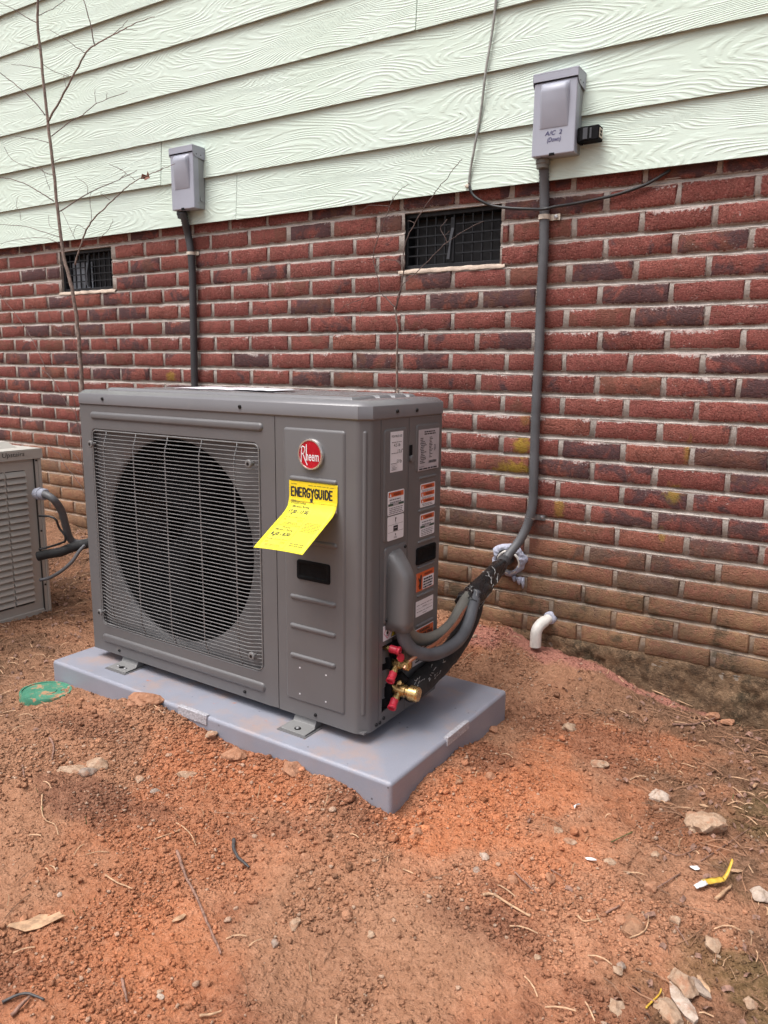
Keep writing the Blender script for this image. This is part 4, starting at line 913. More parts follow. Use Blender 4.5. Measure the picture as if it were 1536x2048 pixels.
# feet
for x0 in (.119, .806):
    m = MB(); w = .080
    P = [(-.042, -.0275), (-.042, -.0225), (-.004, -.0215), (.004, -.0190), (.014, .0005), (.032, .0005), (.032, -.0275)]
    m.add([(x0 + k * w + (0 if y_ < 0 else (.004 if k == 0 else -.004)), y_, z_) for k in (0, 1) for y_, z_ in P], [(i, (i + 1) % 7, 7 + (i + 1) % 7, 7 + i) for i in range(7)] + [tuple(range(6, -1, -1)), tuple(range(7, 14))])
    ft = obj('foot_bracket', m, M['unit'], hp, bevel=.0016)
    ft.data.materials[0] = M['steelpaint'] if 'steelpaint' in M else M['unit']
    m = MB(); m.box(x0 - .006, x0 + w + .006, -.050, .02, -.0278, -.0262); obj('foot_flange', m, M['unit'], ft, bevel=.001)
    m = MB(); m.lathe((x0 + .042, -.024, -.0222), (0, 0, 1), [(0, .0085), (.0008, .0085)], 16); 
    m.box(x0 + .034, x0 + .052, -.028, -.021, -.0225, -.0213); obj('slot', m, M['dark'], ft)
    for dx in ((-.016, .016) if x0 < .5 else (0,)):
        m = MB(); m.lathe((x0 + .042 + dx, -.024, -.0215), (0, 0, 1), [(0, .0050), (.0016, .0050), (.0028, .003)], 12); obj('bolt', m, M['steel'], ft, smooth='angle')
# hood over the wiring entry
emboss('cover_plate', valve_panel, sd, .077, .174, .262, .452, .008, .0035, .0022, M['unit'])
m = MB(); L = []
for z, d, w0, w1 in ((.440, .004, .108, .142), (.436, .013, .098, .145), (.428, .024, .092, .144), (.412, .038, .090, .142), (.392, .052, .088, .138), (.374, .058, .088, .136), (.300, .058, .088, .136), (.270, .058, .088, .136), (.2465, .058, .089, .135)):
    r = min(.017, d * .8, (w1 - w0) * .45); n_ = 5
    q = [(UW + .001, w0 - .004 if d > .01 else w0, z)]
    for i in range(n_ + 1):
        a = math.radians(180 - 90 * i / n_); q.append((UW + d - r + r * math.sin(a), w0 + r + r * math.cos(a), z))
    for i in range(n_ + 1):
        a = math.radians(90 - 90 * i / n_); q.append((UW + d - r + r * math.sin(a), w1 - r + r * math.cos(a), z))
    q.append((UW + .001, w1 + .004 if d > .01 else w1, z)); L.append(q)
n_ = len(L[0]); m.add([q for l in L for q in l], [(i * n_ + j, i * n_ + j + 1, (i + 1) * n_ + j + 1, (i + 1) * n_ + j) for i in range(len(L) - 1) for j in range(n_ - 1)] + [tuple(range(n_))])
hood = obj('wiring_hood', m, M['unit'], hp, smooth='angle'); s_ = hood.modifiers.new('s', 'SOLIDIFY'); s_.thickness = .002; s_.offset = -1
for u, v in ((.165, .441), (.085, .272)): screw(valve_panel, sd, u, v, .0035)

# ---- lettering helpers
_tc = {}
def text_mesh(s, bold=0.0, spacing=1.0):
    key = (s, bold, spacing)
    if key in _tc: return _tc[key]
    c = bpy.data.curves.new('t', 'FONT'); c.body = s; c.size = 1.0; c.offset = bold; c.space_character = spacing; c.resolution_u = 3
    o = bpy.data.objects.new('t', c); COL.objects.link(o)
    dg = bpy.context.evaluated_depsgraph_get(); dg.update()
    me = bpy.data.meshes.new_from_object(o.evaluated_get(dg))
    V = np.array([v.co[:2] for v in me.vertices]); Fc = [tuple(p.vertices) for p in me.polygons]
    bpy.data.objects.remove(o, do_unlink=True); bpy.data.curves.remove(c); bpy.data.meshes.remove(me)
    _tc[key] = (V, Fc); return V, Fc
def put_text(m, s, mp, u, v, h, w=None, bold=.0, slant=0.0, lift=.0006, mi=0, align='l', spacing=1.0):
    """letters of height h with their lower-left corner at (u, v); w squeezes them to a width"""
    V, Fc = text_mesh(s, bold, spacing); cap = 0.70
    x0, x1 = V[:, 0].min(), V[:, 0].max()
    sx = h / cap if w is None else w / (x1 - x0); sy = h / cap
    if align == 'c': u = u - (x1 - x0) * sx / 2
    m.add([mp(u + (x - x0) * sx + slant * y * sy, v + y * sy, lift) for x, y in V], Fc, mi)
def put_bar(m, mp, u0, u1, v0, v1, lift=.0006, mi=0): m.quad(mp(u0, v0, lift), mp(u1, v0, lift), mp(u1, v1, lift), mp(u0, v1, lift), mi)
def put_lines(m, mp, u0, u1, v1, v0, n, hh=.5, lift=.0006, mi=0, seed=1, ragged=.25):
    r = random.Random(seed); dv = (v1 - v0) / n
    for i in range(n):
        u = u0 + r.random() * (u1 - u0) * ragged * .3; end = u1 - r.random() * (u1 - u0) * ragged; v = v1 - (i + 1) * dv
        while u < end - .001:
            w = min((.12 + r.random() * .28) * (u1 - u0) * .6, end - u); put_bar(m, mp, u, u + w, v, v + dv * hh, lift, mi); u += w + (u1 - u0) * .03
def sheet(name, parent, mp, u0, u1, v0, v1, mat, r=.004, lift=.0004, label=None):
    m = MB(); L = [[mp(u, v, h) for u, v in rrect(u0, u1, v0, v1, r, 3)] for h in (-.0005, lift)]; loops(m, L)
    o = obj(name, m, mat, parent)
    if label: o['label'] = label
    return o
def band(parent, mp, u0, u1, v0, v1, mat, lift=.0008, name='band'):
    m = MB(); put_bar(m, mp, u0, u1, v0, v1, lift); return obj(name, m, mat, parent, fix=False)
INK = [M['ink'], M['greyink'], M['orangetext'], M['white']]
def warn(parent, mp, u0, u1, v0, v1, heads, green=None, label=None, seed=0):
    o = sheet('warning_label', parent, mp, u0, u1, v0, v1, M['white'], label=label); w = u1 - u0; hgt = v1 - v0
    n = len(heads); m = MB()
    for i, (top, bh) in enumerate(heads):
        a = v1 - hgt * top; b = a - hgt * bh
        band(o, mp, u0 + w * .05, u1 - w * .05, b, a, M['orange'])
        put_text(m, 'WARNING', mp, (u0 + u1) / 2 + w * .06, b + (a - b) * .2, (a - b) * .6, w * .46, .03, lift=.0013, mi=2, align='c')
        q = [mp(u0 + w * .09, b + (a - b) * .15, .0013), mp(u0 + w * .20, b + (a - b) * .15, .0013), mp(u0 + w * .145, b + (a - b) * .85, .0013)]; m.add(q, [(0, 1, 2)], 3)
        nxt = (v1 - hgt * heads[i + 1][0]) if i + 1 < n else (v1 - hgt * green if green else v0 + hgt * .03)
        put_lines(m, mp, u0 + w * .10, u1 - w * .10, b - hgt * .02, nxt + hgt * .02, max(2, int((b - nxt) / .0068)), .42, .0010, 1, seed + i)
    if green:
        g1 = v1 - hgt * green; g0 = g1 - hgt * .10
        band(o, mp, u0 + w * .03, u1 - w * .03, g0, g1, M['greenband'])
        band(o, mp, u0 + w * .32, u1 - w * .36, g0 + hgt * .015, g1 + hgt * .01, M['silverlabel'], .0011)
        put_lines(m, mp, u0 + w * .07, u1 - w * .07, g0 - hgt * .03, v0 + hgt * .05, max(3, int((g0 - v0) / .0046)), .45, .0010, 1, seed + 9, .12)
    obj('print', m, INK, o, fix=False); return o
# field-use label
o = sheet('field_use_label', valve_panel, sdp, .094, .149, .632, .7275, M['white'], r=.001, label='narrow white field use label with handwritten figures')
m = MB()
put_text(m, 'FOR FIELD USE', sdp, .1215, .714, .0052, .045, .012, mi=0, align='c')
for v, s, x, hh in ((.692, '4.5 lb', .108, .0072), (.676, '13.6"', .125, .0085), (.652, '5.9 lb', .121, .0085)):
    put_text(m, s, sdp, x, v, hh, .028 if x < .11 else .022, .012, .15, mi=0)
for v, a, b in ((.7015, .099, .143), (.6755, .098, .126), (.6512, .097, .122)): put_lines(m, sdp, a, b, v + .002, v, 1, .9, .0007, 1, int(v * 999), .1)
for v in (.6475, .6400, .6365): pass
put_lines(m, sdp, .100, .122, .647, .637, 3, .5, .0007, 1, 5, .4)
for a in ((.098, .1235, .648, .6486), (.098, .1235, .636, .6366), (.098, .0985, .636, .6486), (.123, .1235, .636, .6486)): put_bar(m, sdp, *a, .0007, 1)
obj('print', m, INK, o, fix=False)
# rating plate
sr = lambda u, v, h: sd(u, v, h + .0026)
o = sheet('rating_plate', side_panel, sr, .2215, .3235, .6215, .7245, M['silverlabel'], r=.001, label='silver rating plate with rows of small print and a barcode')
m = MB()
put_lines(m, sr, .248, .306, .722, .711, 2, .55, .0007, 0, 3, .15)
put_lines(m, sr, .2285, .262, .706, .640, 15, .5, .0007, 0, 8, .55); put_lines(m, sr, .273, .293, .706, .652, 14, .5, .0007, 0, 9, .6); put_lines(m, sr, .298, .308, .685, .668, 5, .5, .0007, 0, 12, .3)
r_ = random.Random(4); u = .272
while u < .310:
    w = r_.choice((.0006, .001, .0016)); put_bar(m, sr, u, u + w, .638, .6445, .0007, 0); u += w + r_.choice((.0005, .0008))
put_lines(m, sr, .227, .252, .634, .630, 1, .5, .0007, 1, 13, .1); put_lines(m, sr, .226, .318, .629, .6235, 1, .65, .0007, 0, 14, .05)
obj('print', m, INK, o, fix=False)
warn(valve_panel, sdp, .085, .158, .529, .587, [(.05, .20)], green=.52, label='white warning label with one orange heading above the icon label', seed=21)
warn(side_panel, sd, .239, .313, .526, .586, [(.04, .18), (.36, .17), (.66, .15)], label='white warning label with three orange headings', seed=31)
warn(side_panel, sd, .240, .314, .449, .508, [(.05, .20)], green=.52, label='white warning label with orange heading above the dark side slot', seed=41)
o = sheet('icon_label', valve_panel, sdp, .0855, .1575, .467, .526, M['white'], label='white label with small black pictograms')
m = MB()
for v in (.5045, .4865): put_bar(m, sdp, .088, .155, v, v + .0006)
put_bar(m, sdp, .111, .131, .488, .5015, .0007); m.lathe(sdp(.121, .519, .0007), (1, 0, 0), [(0, .0026), (.0002, .0026)], 8); put_bar(m, sdp, .1185, .1215, .511, .518); put_bar(m, sdp, .121, .1225, .507, .5105)
put_bar(m, sdp, .1185, .123, .4765, .482, .0007, 1); put_lines(m, sdp, .113, .130, .4755, .4705, 2, .5, .0007, 1, 3); put_bar(m, sdp, .114, .128, .4955, .4965, .0010, 3)
obj('print', m, INK, o, fix=False)
# shock label
o = sheet('shock_label', side_panel, sd, .228, .3185, .305, .3545, M['orange'], r=.001, label='orange electric shock label with black figure')
band(o, sd, .2300, .2305, .307, .3525, M['white']); band(o, sd, .2595, .3165, .3065, .3395, M['white'])
m = MB(); put_text(m, 'WARNING', sd, .288, .3430, .0065, .042, .03, lift=.0012, mi=2, align='c'); put_lines(m, sd, .2625, .3145, .338, .3085, 4, .62, .0012, 0, 5, .18)
m.add([sd(u, v, .0012) for u, v in ((.243, .310), (.250, .310), (.2525, .330), (.2545, .344), (.2515, .349), (.2475, .347), (.246, .335), (.239, .343), (.2375, .340), (.2435, .327), (.239, .318), (.2405, .316), (.244, .320))], [tuple(range(13))], 0)
obj('print', m, INK, o, fix=False)
o = sheet('notice_label', side_panel, sd, .2285, .3175, .2375, .279, M['white'], r=.001, label='plain white notice label with two printed lines')
m = MB()
for v in (.266, .2485): put_lines(m, sd, .232, .313, v + .003, v, 1, .55, .0007, 1, int(v * 500), .05); put_lines(m, sd, .262, .284, v - .004, v - .007, 1, .6, .0007, 1, 7)
put_bar(m, sd, .231, .314, .2575, .2581, .0007, 1)
obj('print', m, INK, o, fix=False)
o = sheet('fire_label', side_panel, sd, .2170, .3220, .105, .203, M['white'], r=.001, label='fire risk label with orange heading behind the grey hoses')
band(o, sd, .2185, .3205, .1745, .2015, M['orange']); m = MB()
put_text(m, 'WARNING', sd, .274, .1905, .0075, .055, .035, lift=.0013, align='c'); put_text(m, 'RISK OF FIRE', sd, .274, .1785, .0085, .080, .04, lift=.0013, align='c')
m.add([sd(u, v, .0013) for u, v in ((.221, .179), (.233, .179), (.227, .193))], [(0, 1, 2)], 0); put_lines(m, sd, .228, .316, .170, .112, 8, .5, .0012, 0, 17, .2)
obj('print', m, INK, o, fix=False)
# flammable refrigerant label
o = sheet('flammable_label', valve_panel, sd, .0765, .1475, .2180, .2565, M['white'], r=.001, lift=.0006, label='white label with red diamond and yellow flame triangle')
dm = MB(); c_ = (.0945, .2375); ro_, ri = .0165, .0140
Lo = [(c_[0] + ro_, c_[1]), (c_[0], c_[1] + ro_), (c_[0] - ro_, c_[1]), (c_[0], c_[1] - ro_)]; Li = [(c_[0] + ri, c_[1]), (c_[0], c_[1] + ri), (c_[0] - ri, c_[1]), (c_[0], c_[1] - ri)]
loops(dm, [[sd(u, v, .0009) for u, v in Lo], [sd(u, v, .0009) for u, v in Li]], cap=False); obj('diamond', dm, M['reddiamond'], o, fix=False)
tm = MB(); tm.add([sd(.1110, .2215, .0009), sd(.1450, .2215, .0009), sd(.1280, .2535, .0009)], [(0, 1, 2)]); obj('triangle', tm, M['yellowsign'], o, fix=False)
m = MB()
for (cx, cy, k) in ((.0945, .2375, .9), (.128, .2325, .9)):
    m.add([sd(cx + a * k, cy + b * k, .0013) for a, b in ((-.0042, -.006), (.0042, -.006), (.0058, -.001), (.0028, .0015), (.0018, .0075), (-.002, .0035), (-.0052, .0005))], [tuple(range(7))])
    put_bar(m, sd, cx - .005, cx + .005, cy - .0085, cy - .0072, .0013)
for a, b in (((.1110, .2215), (.1280, .2535)), ((.1280, .2535), (.1450, .2215)), ((.1450, .2215), (.1110, .2215))):
    d = Vector((b[0] - a[0], b[1] - a[1])); n2 = Vector((-d.y, d.x)).normalized() * .0007
    m.quad(sd(a[0] - n2.x, a[1] - n2.y, .0012), sd(b[0] - n2.x, b[1] - n2.y, .0012), sd(b[0] + n2.x, b[1] + n2.y, .0012), sd(a[0] + n2.x, a[1] + n2.y, .0012))
obj('print', m, INK, o, fix=False)
# badge
bm_ = lambda u, v, h: fr(u, v, h + H0)
m = MB(); m.lathe(bm_(.884, .673, 0), (0, -1, 0), [(-.002, .037), (.006, .037), (.0085, .0355), (.0085, .0325), (.0068, .0320)], 48); badge = obj('badge', m, M['chrome'], service, smooth='angle')
badge['label'] = 'round red maker badge with bright rim'
m = MB(); m.lathe(bm_(.884, .673, .0060), (0, -1, 0), [(0, .0322), (.0012, .0322)], 48); obj('badge_face', m, M['redbadge'], badge, smooth='angle')
m = MB(); bf = lambda u, v, h: bm_(u, v, h + .0076)
put_text(m, 'heem', bf, .8718, .6585, .0225, .0385, .008, lift=0)
put_bar(m, bf, .8722, .8748, .6585, .6965, .0001, 0)
m.tube([bf(*q, -.0002) for q in ((.8575, .6530), (.8585, .670), (.8595, .6890))], .0013, 6)
m.tube([bf(*q, -.0002) for q in ((.8570, .6880), (.8620, .6915), (.8680, .6890), (.8690, .6820), (.8650, .6750), (.8600, .6725))], .0013, 6)
m.tube([bf(*q, -.0002) for q in ((.8635, .6735), (.8690, .6600), (.8760, .6475))], .0012, 6)
obj('badge_lettering', m, M['white'], badge, fix=False)

# ---- valves
def side_pt(u, v, h): return sd(u, v, h)
def world(P): return hp.matrix_basis @ Vector(P)
m = MB(); m.lathe((UW + .004, .118, .152), (1, 0, .05), [(-.05, .009), (.006, .009), (.008, .0125), (.022, .0125), (.024, .0105), (.030, .0105), (.031, .0135), (.046, .0135), (.048, .011)], 6)
m.lathe((UW + .016, .118, .150), (.15, -.9, -.55), [(0, .008), (.018, .007), (.02, .0085), (.028, .0085)], 10); m.lathe((UW + .016, .118, .152), (0, .5, .9), [(0, .007), (.018, .0065), (.019, .010), (.027, .010)], 6)
uv = obj('liquid_valve', m, M['brass'], hp, smooth='angle'); uv['label'] = 'upper small brass service valve'
m = MB(); m.lathe((UW + .004, .122, .082), (1, .12, -.05), [(-.05, .012), (.010, .012), (.012, .016), (.034, .016), (.036, .0135), (.044, .0135), (.045, .0195), (.066, .0195), (.070, .0165)], 12)
m.lathe((UW + .020, .122, .082), (.15, -.85, -.6), [(0, .009), (.020, .008), (.022, .0095), (.03, .0095)], 10); m.lathe((UW + .016, .122, .084), (0, .6, .8), [(0, .011), (.022, .0105), (.024, .015), (.034, .015)], 6)
lv = obj('suction_valve', m, M['brass'], hp, smooth='angle'); lv['label'] = 'lower large brass service valve'
def cap(c, ax):
    m = MB(); m.lathe(c, ax, [(0, .0085), (.002, .0102), (.020, .0098), (.022, .0112), (.028, .0112), (.029, .0075), (.024, .0065)], 16); return obj('red_cap', m, M['redcap'], hp, smooth='angle')
cap((UW + .006, .098, .196), (1, .15, -.12)); cap((UW + .018, .098, .136), (.2, -.85, -.5)); cap((UW + .022, .100, .066), (.2, -.85, -.55))
m = MB(); m.lathe((UW - .02, .098, .197), (1, .15, -.12), [(0, .006), (.03, .006)], 10); obj('port', m, M['brass'], hp)
m = MB(); m.lathe((UW + .022, .108, .172), (1, -.2, .2), [(0, .003), (.012, .003)], 8); m.lathe((UW + .032, .106, .175), (1, -.2, .2), [(0, .011), (.004, .011)], 8); obj('red_tag', m, M['redcap'], hp, smooth='angle')
m = MB(); m.box(UW - .01, UW + .008, .098, .106, .140, .168); m.box(UW - .01, UW + .010, .098, .106, .06, .10); m.tube([(UW + .004, .12, .108), (UW + .02, .13, .118), (UW + .03, .135, .104)], .011, 8); obj('valve_bracket', m, M['dark'], hp, bevel=.001)

# ================================================================== yellow guide card, curled away from the panel
card = thing('energy_guide_card', 'bright yellow energy guide card taped to the heat pump and curling outward', 'card', UA, UYAW)
CW = .146; CL = .202
def curl(u, v):         # u across 0..CW, v down 0..CL -> point, following a bent profile
    s = v; flat = .034
    if s <= flat: y, z = .0062 + .0004 * s / flat, -s
    else:
        R_ = .050; a = min((s - flat) / R_, math.radians(57)); arc = R_ * a
        y = .0066 + R_ * (1 - math.cos(a)); z = -flat - R_ * math.sin(a)
        rem = s - flat - arc
        if rem > 0: y += rem * math.sin(a); z -= rem * math.cos(a)
    w = (u / CW - .5)
    lift_ = .006 * sstep(.05, .2, s) * (w * w * 4)
    return .8150 + u - .010 * float(sstep(.05, .21, s)) * 0, -(y + float(lift_)), .6060 + z + (.003 * w if s > .05 else 0)
def cmap(u, v, h):      # v measured up from the card's lower edge; h lifts off the surface
    a = Vector(curl(u, CL - v)); b = Vector(curl(u, CL - v + .001)); t = (b - a).normalized(); n = Vector((1, 0, 0)).cross(t)
    if n.y > 0: n = -n
    return a + n * h
m = MB(); nu, nv = 10, 36
m.add([cmap(CW * i / nu, CL * j / nv, 0) for j in range(nv + 1) for i in range(nu + 1)], [(j * (nu + 1) + i, j * (nu + 1) + i + 1, (j + 1) * (nu + 1) + i + 1, (j + 1) * (nu + 1) + i) for j in range(nv) for i in range(nu)])
cs = obj('card_sheet', m, M['yellow'], card, smooth=True, fix=False); s_ = cs.modifiers.new('s', 'SOLIDIFY'); s_.thickness = .0004; s_.offset = 0
m = MB()
for j in range(6):
    v0 = CL - .0505 + .05 * j / 6; v1 = CL - .0505 + .05 * (j + 1) / 6; m.quad(cmap(0.0004, v0, .0005), cmap(CW - .0004, v0, .0005), cmap(CW - .0004, v1, .0005), cmap(.0004, v1, .0005))
obj('heading_band', m, M['yellowdeep'], card, fix=False, smooth=True)
m = MB(); G = .0010
def stroke(pts, r): 
    for a, b in zip(pts, pts[1:]):
        d = Vector((b[0] - a[0], b[1] - a[1])); L_ = d.length; n2 = Vector((-d.y, d.x)) / L_ * r; e_ = d / L_ * r * .6
        m.quad(cmap(a[0] - n2.x - e_.x, a[1] - n2.y - e_.y, G), cmap(b[0] - n2.x + e_.x, b[1] - n2.y + e_.y, G), cmap(b[0] + n2.x + e_.x, b[1] + n2.y + e_.y, G), cmap(a[0] + n2.x - e_.x, a[1] + n2.y - e_.y, G), 0)
LW = .0117; LH = .0205; base = CL - .036; x = .0075; rS = .0021
def glyph(ch, x):
    P = lambda a, b: (x + a * LW * .78, base + b * LH)
    if ch == 'E': return [[P(0, 0), P(0, 1)], [P(0, 1), P(.85, 1)], [P(0, .5), P(.7, .5)], [P(0, 0), P(.85, 0)]]
    if ch == 'N': return [[P(0, 0), P(0, 1)], [P(0, 1), P(.9, 0)], [P(.9, 0), P(.9, 1)]]
    if ch == 'R': return [[P(0, 0), P(0, 1), P(.6, 1), P(.85, .85), P(.85, .62), P(.6, .48), P(0, .48)], [P(.45, .48), P(.9, 0)]]
    if ch == 'G': return [[P(.9, .85), P(.7, 1), P(.3, 1), P(0, .75), P(0, .25), P(.3, 0), P(.7, 0), P(.9, .2), P(.9, .45), P(.5, .45)]]
    if ch == 'Y': return [[P(0, 1), P(.45, .5)], [P(.9, 1), P(.45, .5), P(.45, -.25), P(.2, -.5)], [P(-.05, -.22), P(.2, -.5), P(.55, -.48)]]
    if ch == 'U': return [[P(0, 1), P(0, .25), P(.3, 0), P(.6, 0), P(.9, .25), P(.9, 1)]]
    if ch == 'I': return [[P(.2, 0), P(.2, 1)]]
    if ch == 'D': return [[P(0, 0), P(0, 1), P(.5, 1), P(.88, .72), P(.88, .28), P(.5, 0), P(0, 0)]]
for ch in 'ENERGYGUIDE':
    for q in glyph(ch, x): stroke(q, rS)
    x += LW * (.62 if ch == 'I' else 1.03)
def cm(u, v, h): return cmap(u, v, h)
put_text(m, 'Cooling', cm, .043, .1480, .0052, None, .004, lift=G, align='c'); put_text(m, 'Efficiency Rating', cm, .0425, .1385, .0058, .052, .004, lift=G, align='c')
put_text(m, '17.00 - 17.00', cm, .0425, .1215, .0105, .058, .022, lift=G, align='c')
put_text(m, 'Heating', cm, .043, .0715, .0052, None, .004, lift=G, align='c'); put_text(m, 'Efficiency Rating', cm, .0425, .0620, .0058, .052, .004, lift=G, align='c')
put_text(m, '8.50 - 8.50', cm, .0425, .0455, .0105, .054, .022, lift=G, align='c')
for vb in (.082, .007):
    stroke([(.0075, vb), (.0785, vb), (.0785, vb + .072), (.0075, vb + .072), (.0075, vb)], .00035)
    stroke([(.014, vb + .026), (.072, vb + .026)], .0005); 
    for q in (.014, .0255, .037, .0485, .060, .072): stroke([(q, vb + .026), (q, vb + .029)], .0004)
    m.add([cmap(*q, G) for q in ((.0225, vb + .0385), (.0275, vb + .0385), (.025, vb + .032))], [(0, 1, 2)], 0)
    put_lines(m, cm, .014, .026, vb + .022, vb + .015, 2, .45, G, 1, 3); put_lines(m, cm, .056, .072, vb + .022, vb + .015, 2, .45, G, 1, 4); put_lines(m, cm, .020, .070, vb + .011, vb + .003, 2, .45, G, 1, 5, .2)
put_lines(m, cm, .006, .026, CL - .0055, CL - .0080, 1, .6, G, 1, 6, .1); put_lines(m, cm, .060, .140, CL - .0055, CL - .0080, 1, .6, G, 1, 7, .02)
put_lines(m, cm, .006, .034, CL - .044, CL - .054, 3, .5, G, 1, 8, .4); put_lines(m, cm, .100, .136, CL - .047, CL - .050, 1, .6, G, 1, 9, .1)
put_lines(m, cm, .086, .138, .098, .066, 7, .42, G, 1, 10, .2); put_lines(m, cm, .086, .132, .030, .018, 2, .5, G, 1, 11, .1)
obj('print', m, [M['ink'], M['fadeink']], card, fix=False)
m = MB(); m.add([(.9420, -.0055, .562), (.9600, -.0055, .562), (.9600, -.0075, .541), (.9440, -.0085, .539)], [(0, 1, 2, 3)]); tb = obj('tape_tab', m, M['paper'], card); s_ = tb.modifiers.new('s', 'SOLIDIFY'); s_.thickness = .0004
# leaflets on top of the lid
for k, (u, v, w, d_, rz, lab) in enumerate(((.30, .105, .30, .12, .04, 'pale pink printed leaflet lying open on top of the heat pump'), (.52, .10, .16, .10, -.10, 'small white folded sheet lying across the pink leaflet'))):
    o = thing('leaflet', lab, 'paper', world((u + w / 2, v + d_ / 2, .8097 + .0016 * k)), UYAW + rz, None)
    m = MB(); nx_ = 10
    m.add([(-w / 2 + w * i / nx_, -d_ / 2 + d_ * j, .0002 + .004 * abs(math.sin(i * .9 + k)) * (.3 + .7 * j)) for j in (0, 1) for i in range(nx_ + 1)], [(i, i + 1, nx_ + 2 + i, nx_ + 1 + i) for i in range(nx_)])
    ps = obj('sheet', m, M['paper'] if k == 0 else M['white'], o, smooth=True, fix=False); s_ = ps.modifiers.new('s', 'SOLIDIFY'); s_.thickness = .0012; s_.offset = 1

# ================================================================== LINE SET AND HOSES
def ribs_path(pts, r, pitch, amp, sub=10):
    """spiral-ribbed flexible conduit: radius pulses along the path"""
    S = spline(pts, sub); L = [0.0]
    for a, b in zip(S, S[1:]): L.append(L[-1] + (b - a).length)
    n = int(L[-1] / (pitch / 2)); P = []; R_ = []; k = 0
    for i in range(n + 1):
        t = L[-1] * i / n
        while k < len(L) - 2 and L[k + 1] < t: k += 1
        f = (t - L[k]) / max(1e-9, L[k + 1] - L[k]); P.append(S[k].lerp(S[k + 1], f)); R_.append(r + (amp if i % 2 else -amp))
    return P, R_
def clamp_on(name, parent, c, x_side, mat):
    m = MB(); m.lathe((c[0], -.022, c[2] - .008), (0, 0, 1), [(0, .0172), (.016, .0172)], 18)
    m.box(c[0] + (.012 if x_side > 0 else -.044), c[0] + (.044 if x_side > 0 else -.012), -.008, -.0035, c[2] - .009, c[2] + .009)
    o = obj(name, m, mat, parent, smooth='angle')
    s = MB(); s.lathe((c[0] + x_side * .032, -.008, c[2]), (0, -1, 0), [(0, .0065), (.005, .006), (.006, .003)], 8); obj('screw', s, M['steel'], o, smooth='angle')

cm_ = thing('flexible_conduit', 'grey ribbed conduit running down the brick wall from the larger switch box', 'conduit', DATA['conduit_main'][9])
def rel(pts, o): return [tuple(Vector(q) - Vector(o)) for q in pts]
P, R_ = ribs_path(DATA['conduit_main'], .0150, .0095, .0013)
inv = cm_.location.copy()
m = MB(); m.tube([p - inv for p in P], R_, 14); obj('conduit_tube', m, M['conduit'], cm_, smooth=True, fix=False)
for k, c in (('clampT', DATA['clampT']), ('clampB', DATA['clampB'])):
    cc = Vector((np.interp(c[2], [q[2] for q in DATA['conduit_main']][::-1], [q[0] for q in DATA['conduit_main']][::-1]), 0, c[2]))
    m = MB(); m.lathe((cc.x - inv.x, -.022 - inv.y, cc.z - .008 - inv.z), (0, 0, 1), [(0, .0182), (.014, .0182)], 18); m.box(cc.x + .012 - inv.x, cc.x + .046 - inv.x, -.008 - inv.y, -.004 - inv.y, cc.z - .010 - inv.z, cc.z + .008 - inv.z)
    o = obj('pipe_strap', m, M['steel'] if k == 'clampB' else M['clip'], cm_, smooth='angle')
    s = MB(); s.lathe((cc.x + .034 - inv.x, -.008 - inv.y, cc.z - .001 - inv.z), (0, -1, 0), [(0, .0068), (.005, .0062), (.006, .003)], 8); obj('screw', s, M['steel'], o, smooth='angle')
cl_ = thing('flexible_conduit', 'dark ribbed conduit dropping from the smaller switch box down behind the heat pump', 'conduit', DATA['conduit_left'][3])
inv = cl_.location.copy(); P, R_ = ribs_path(DATA['conduit_left'], .0150, .0095, .0013)
m = MB(); m.tube([p - inv for p in P], R_, 14); obj('conduit_tube', m, M['conduitdark'], cl_, smooth=True, fix=False)
c = DATA['lclamp']; m = MB(); m.lathe((DATA['conduit_left'][3][0] - inv.x, -.022 - inv.y, c[2] - .008 - inv.z), (0, 0, 1), [(0, .0182), (.012, .0182)], 18); m.box(c[0] + .012 - inv.x, c[0] + .055 - inv.x, -.008 - inv.y, -.004 - inv.y, c[2] - .008 - inv.z, c[2] + .006 - inv.z); obj('pipe_strap', m, M['clip'], cl_, smooth='angle')

def hose(name, label, cat, pts, r, mat, n=14, ribbed_=None, sub=8):
    o = thing(name, label, cat, pts[0]); iv = Vector(pts[0])
    if ribbed_: P, R_ = ribs_path(pts, r, ribbed_[0], ribbed_[1])
    else: P = spline(pts, sub); R_ = [r] * len(P)
    m = MB(); m.tube([p - iv for p in P], R_, n); return o, m, iv
o, m, iv = hose('power_whip', 'grey ribbed hose looping from the wiring hood up to the taped lines', 'hose', DATA['whip'], .0170, None, ribbed_=(.007, .0005)); obj('hose_tube', m, M['hosegrey'], o, smooth=True, fix=False)
o, m, iv = hose('power_whip', 'weathered beige grey hose curving under the fire label', 'hose', DATA['hose'], .0165, None); obj('hose_tube', m, M['hosebeige'], o, smooth=True, fix=False)
o, m, iv = hose('copper_line', 'thin copper line rising from the upper brass valve', 'pipe', DATA['copper'], .0052, None, 10); obj('pipe', m, M['copper'], o, smooth=True, fix=False)
o, m, iv = hose('suction_line', 'thick black foam insulated line from the lower brass valve', 'pipe', DATA['suction'], .030, None, 18)
m.v = [(a, b + .0015 * math.sin(b * 140 + c * 60), c + .0012 * math.sin(a * 200 + b * 90)) for a, b, c in m.v]
so = obj('insulation', m, M['blackrubber'], o, smooth=True, fix=False)
m = MB(); rr = random.Random(3)
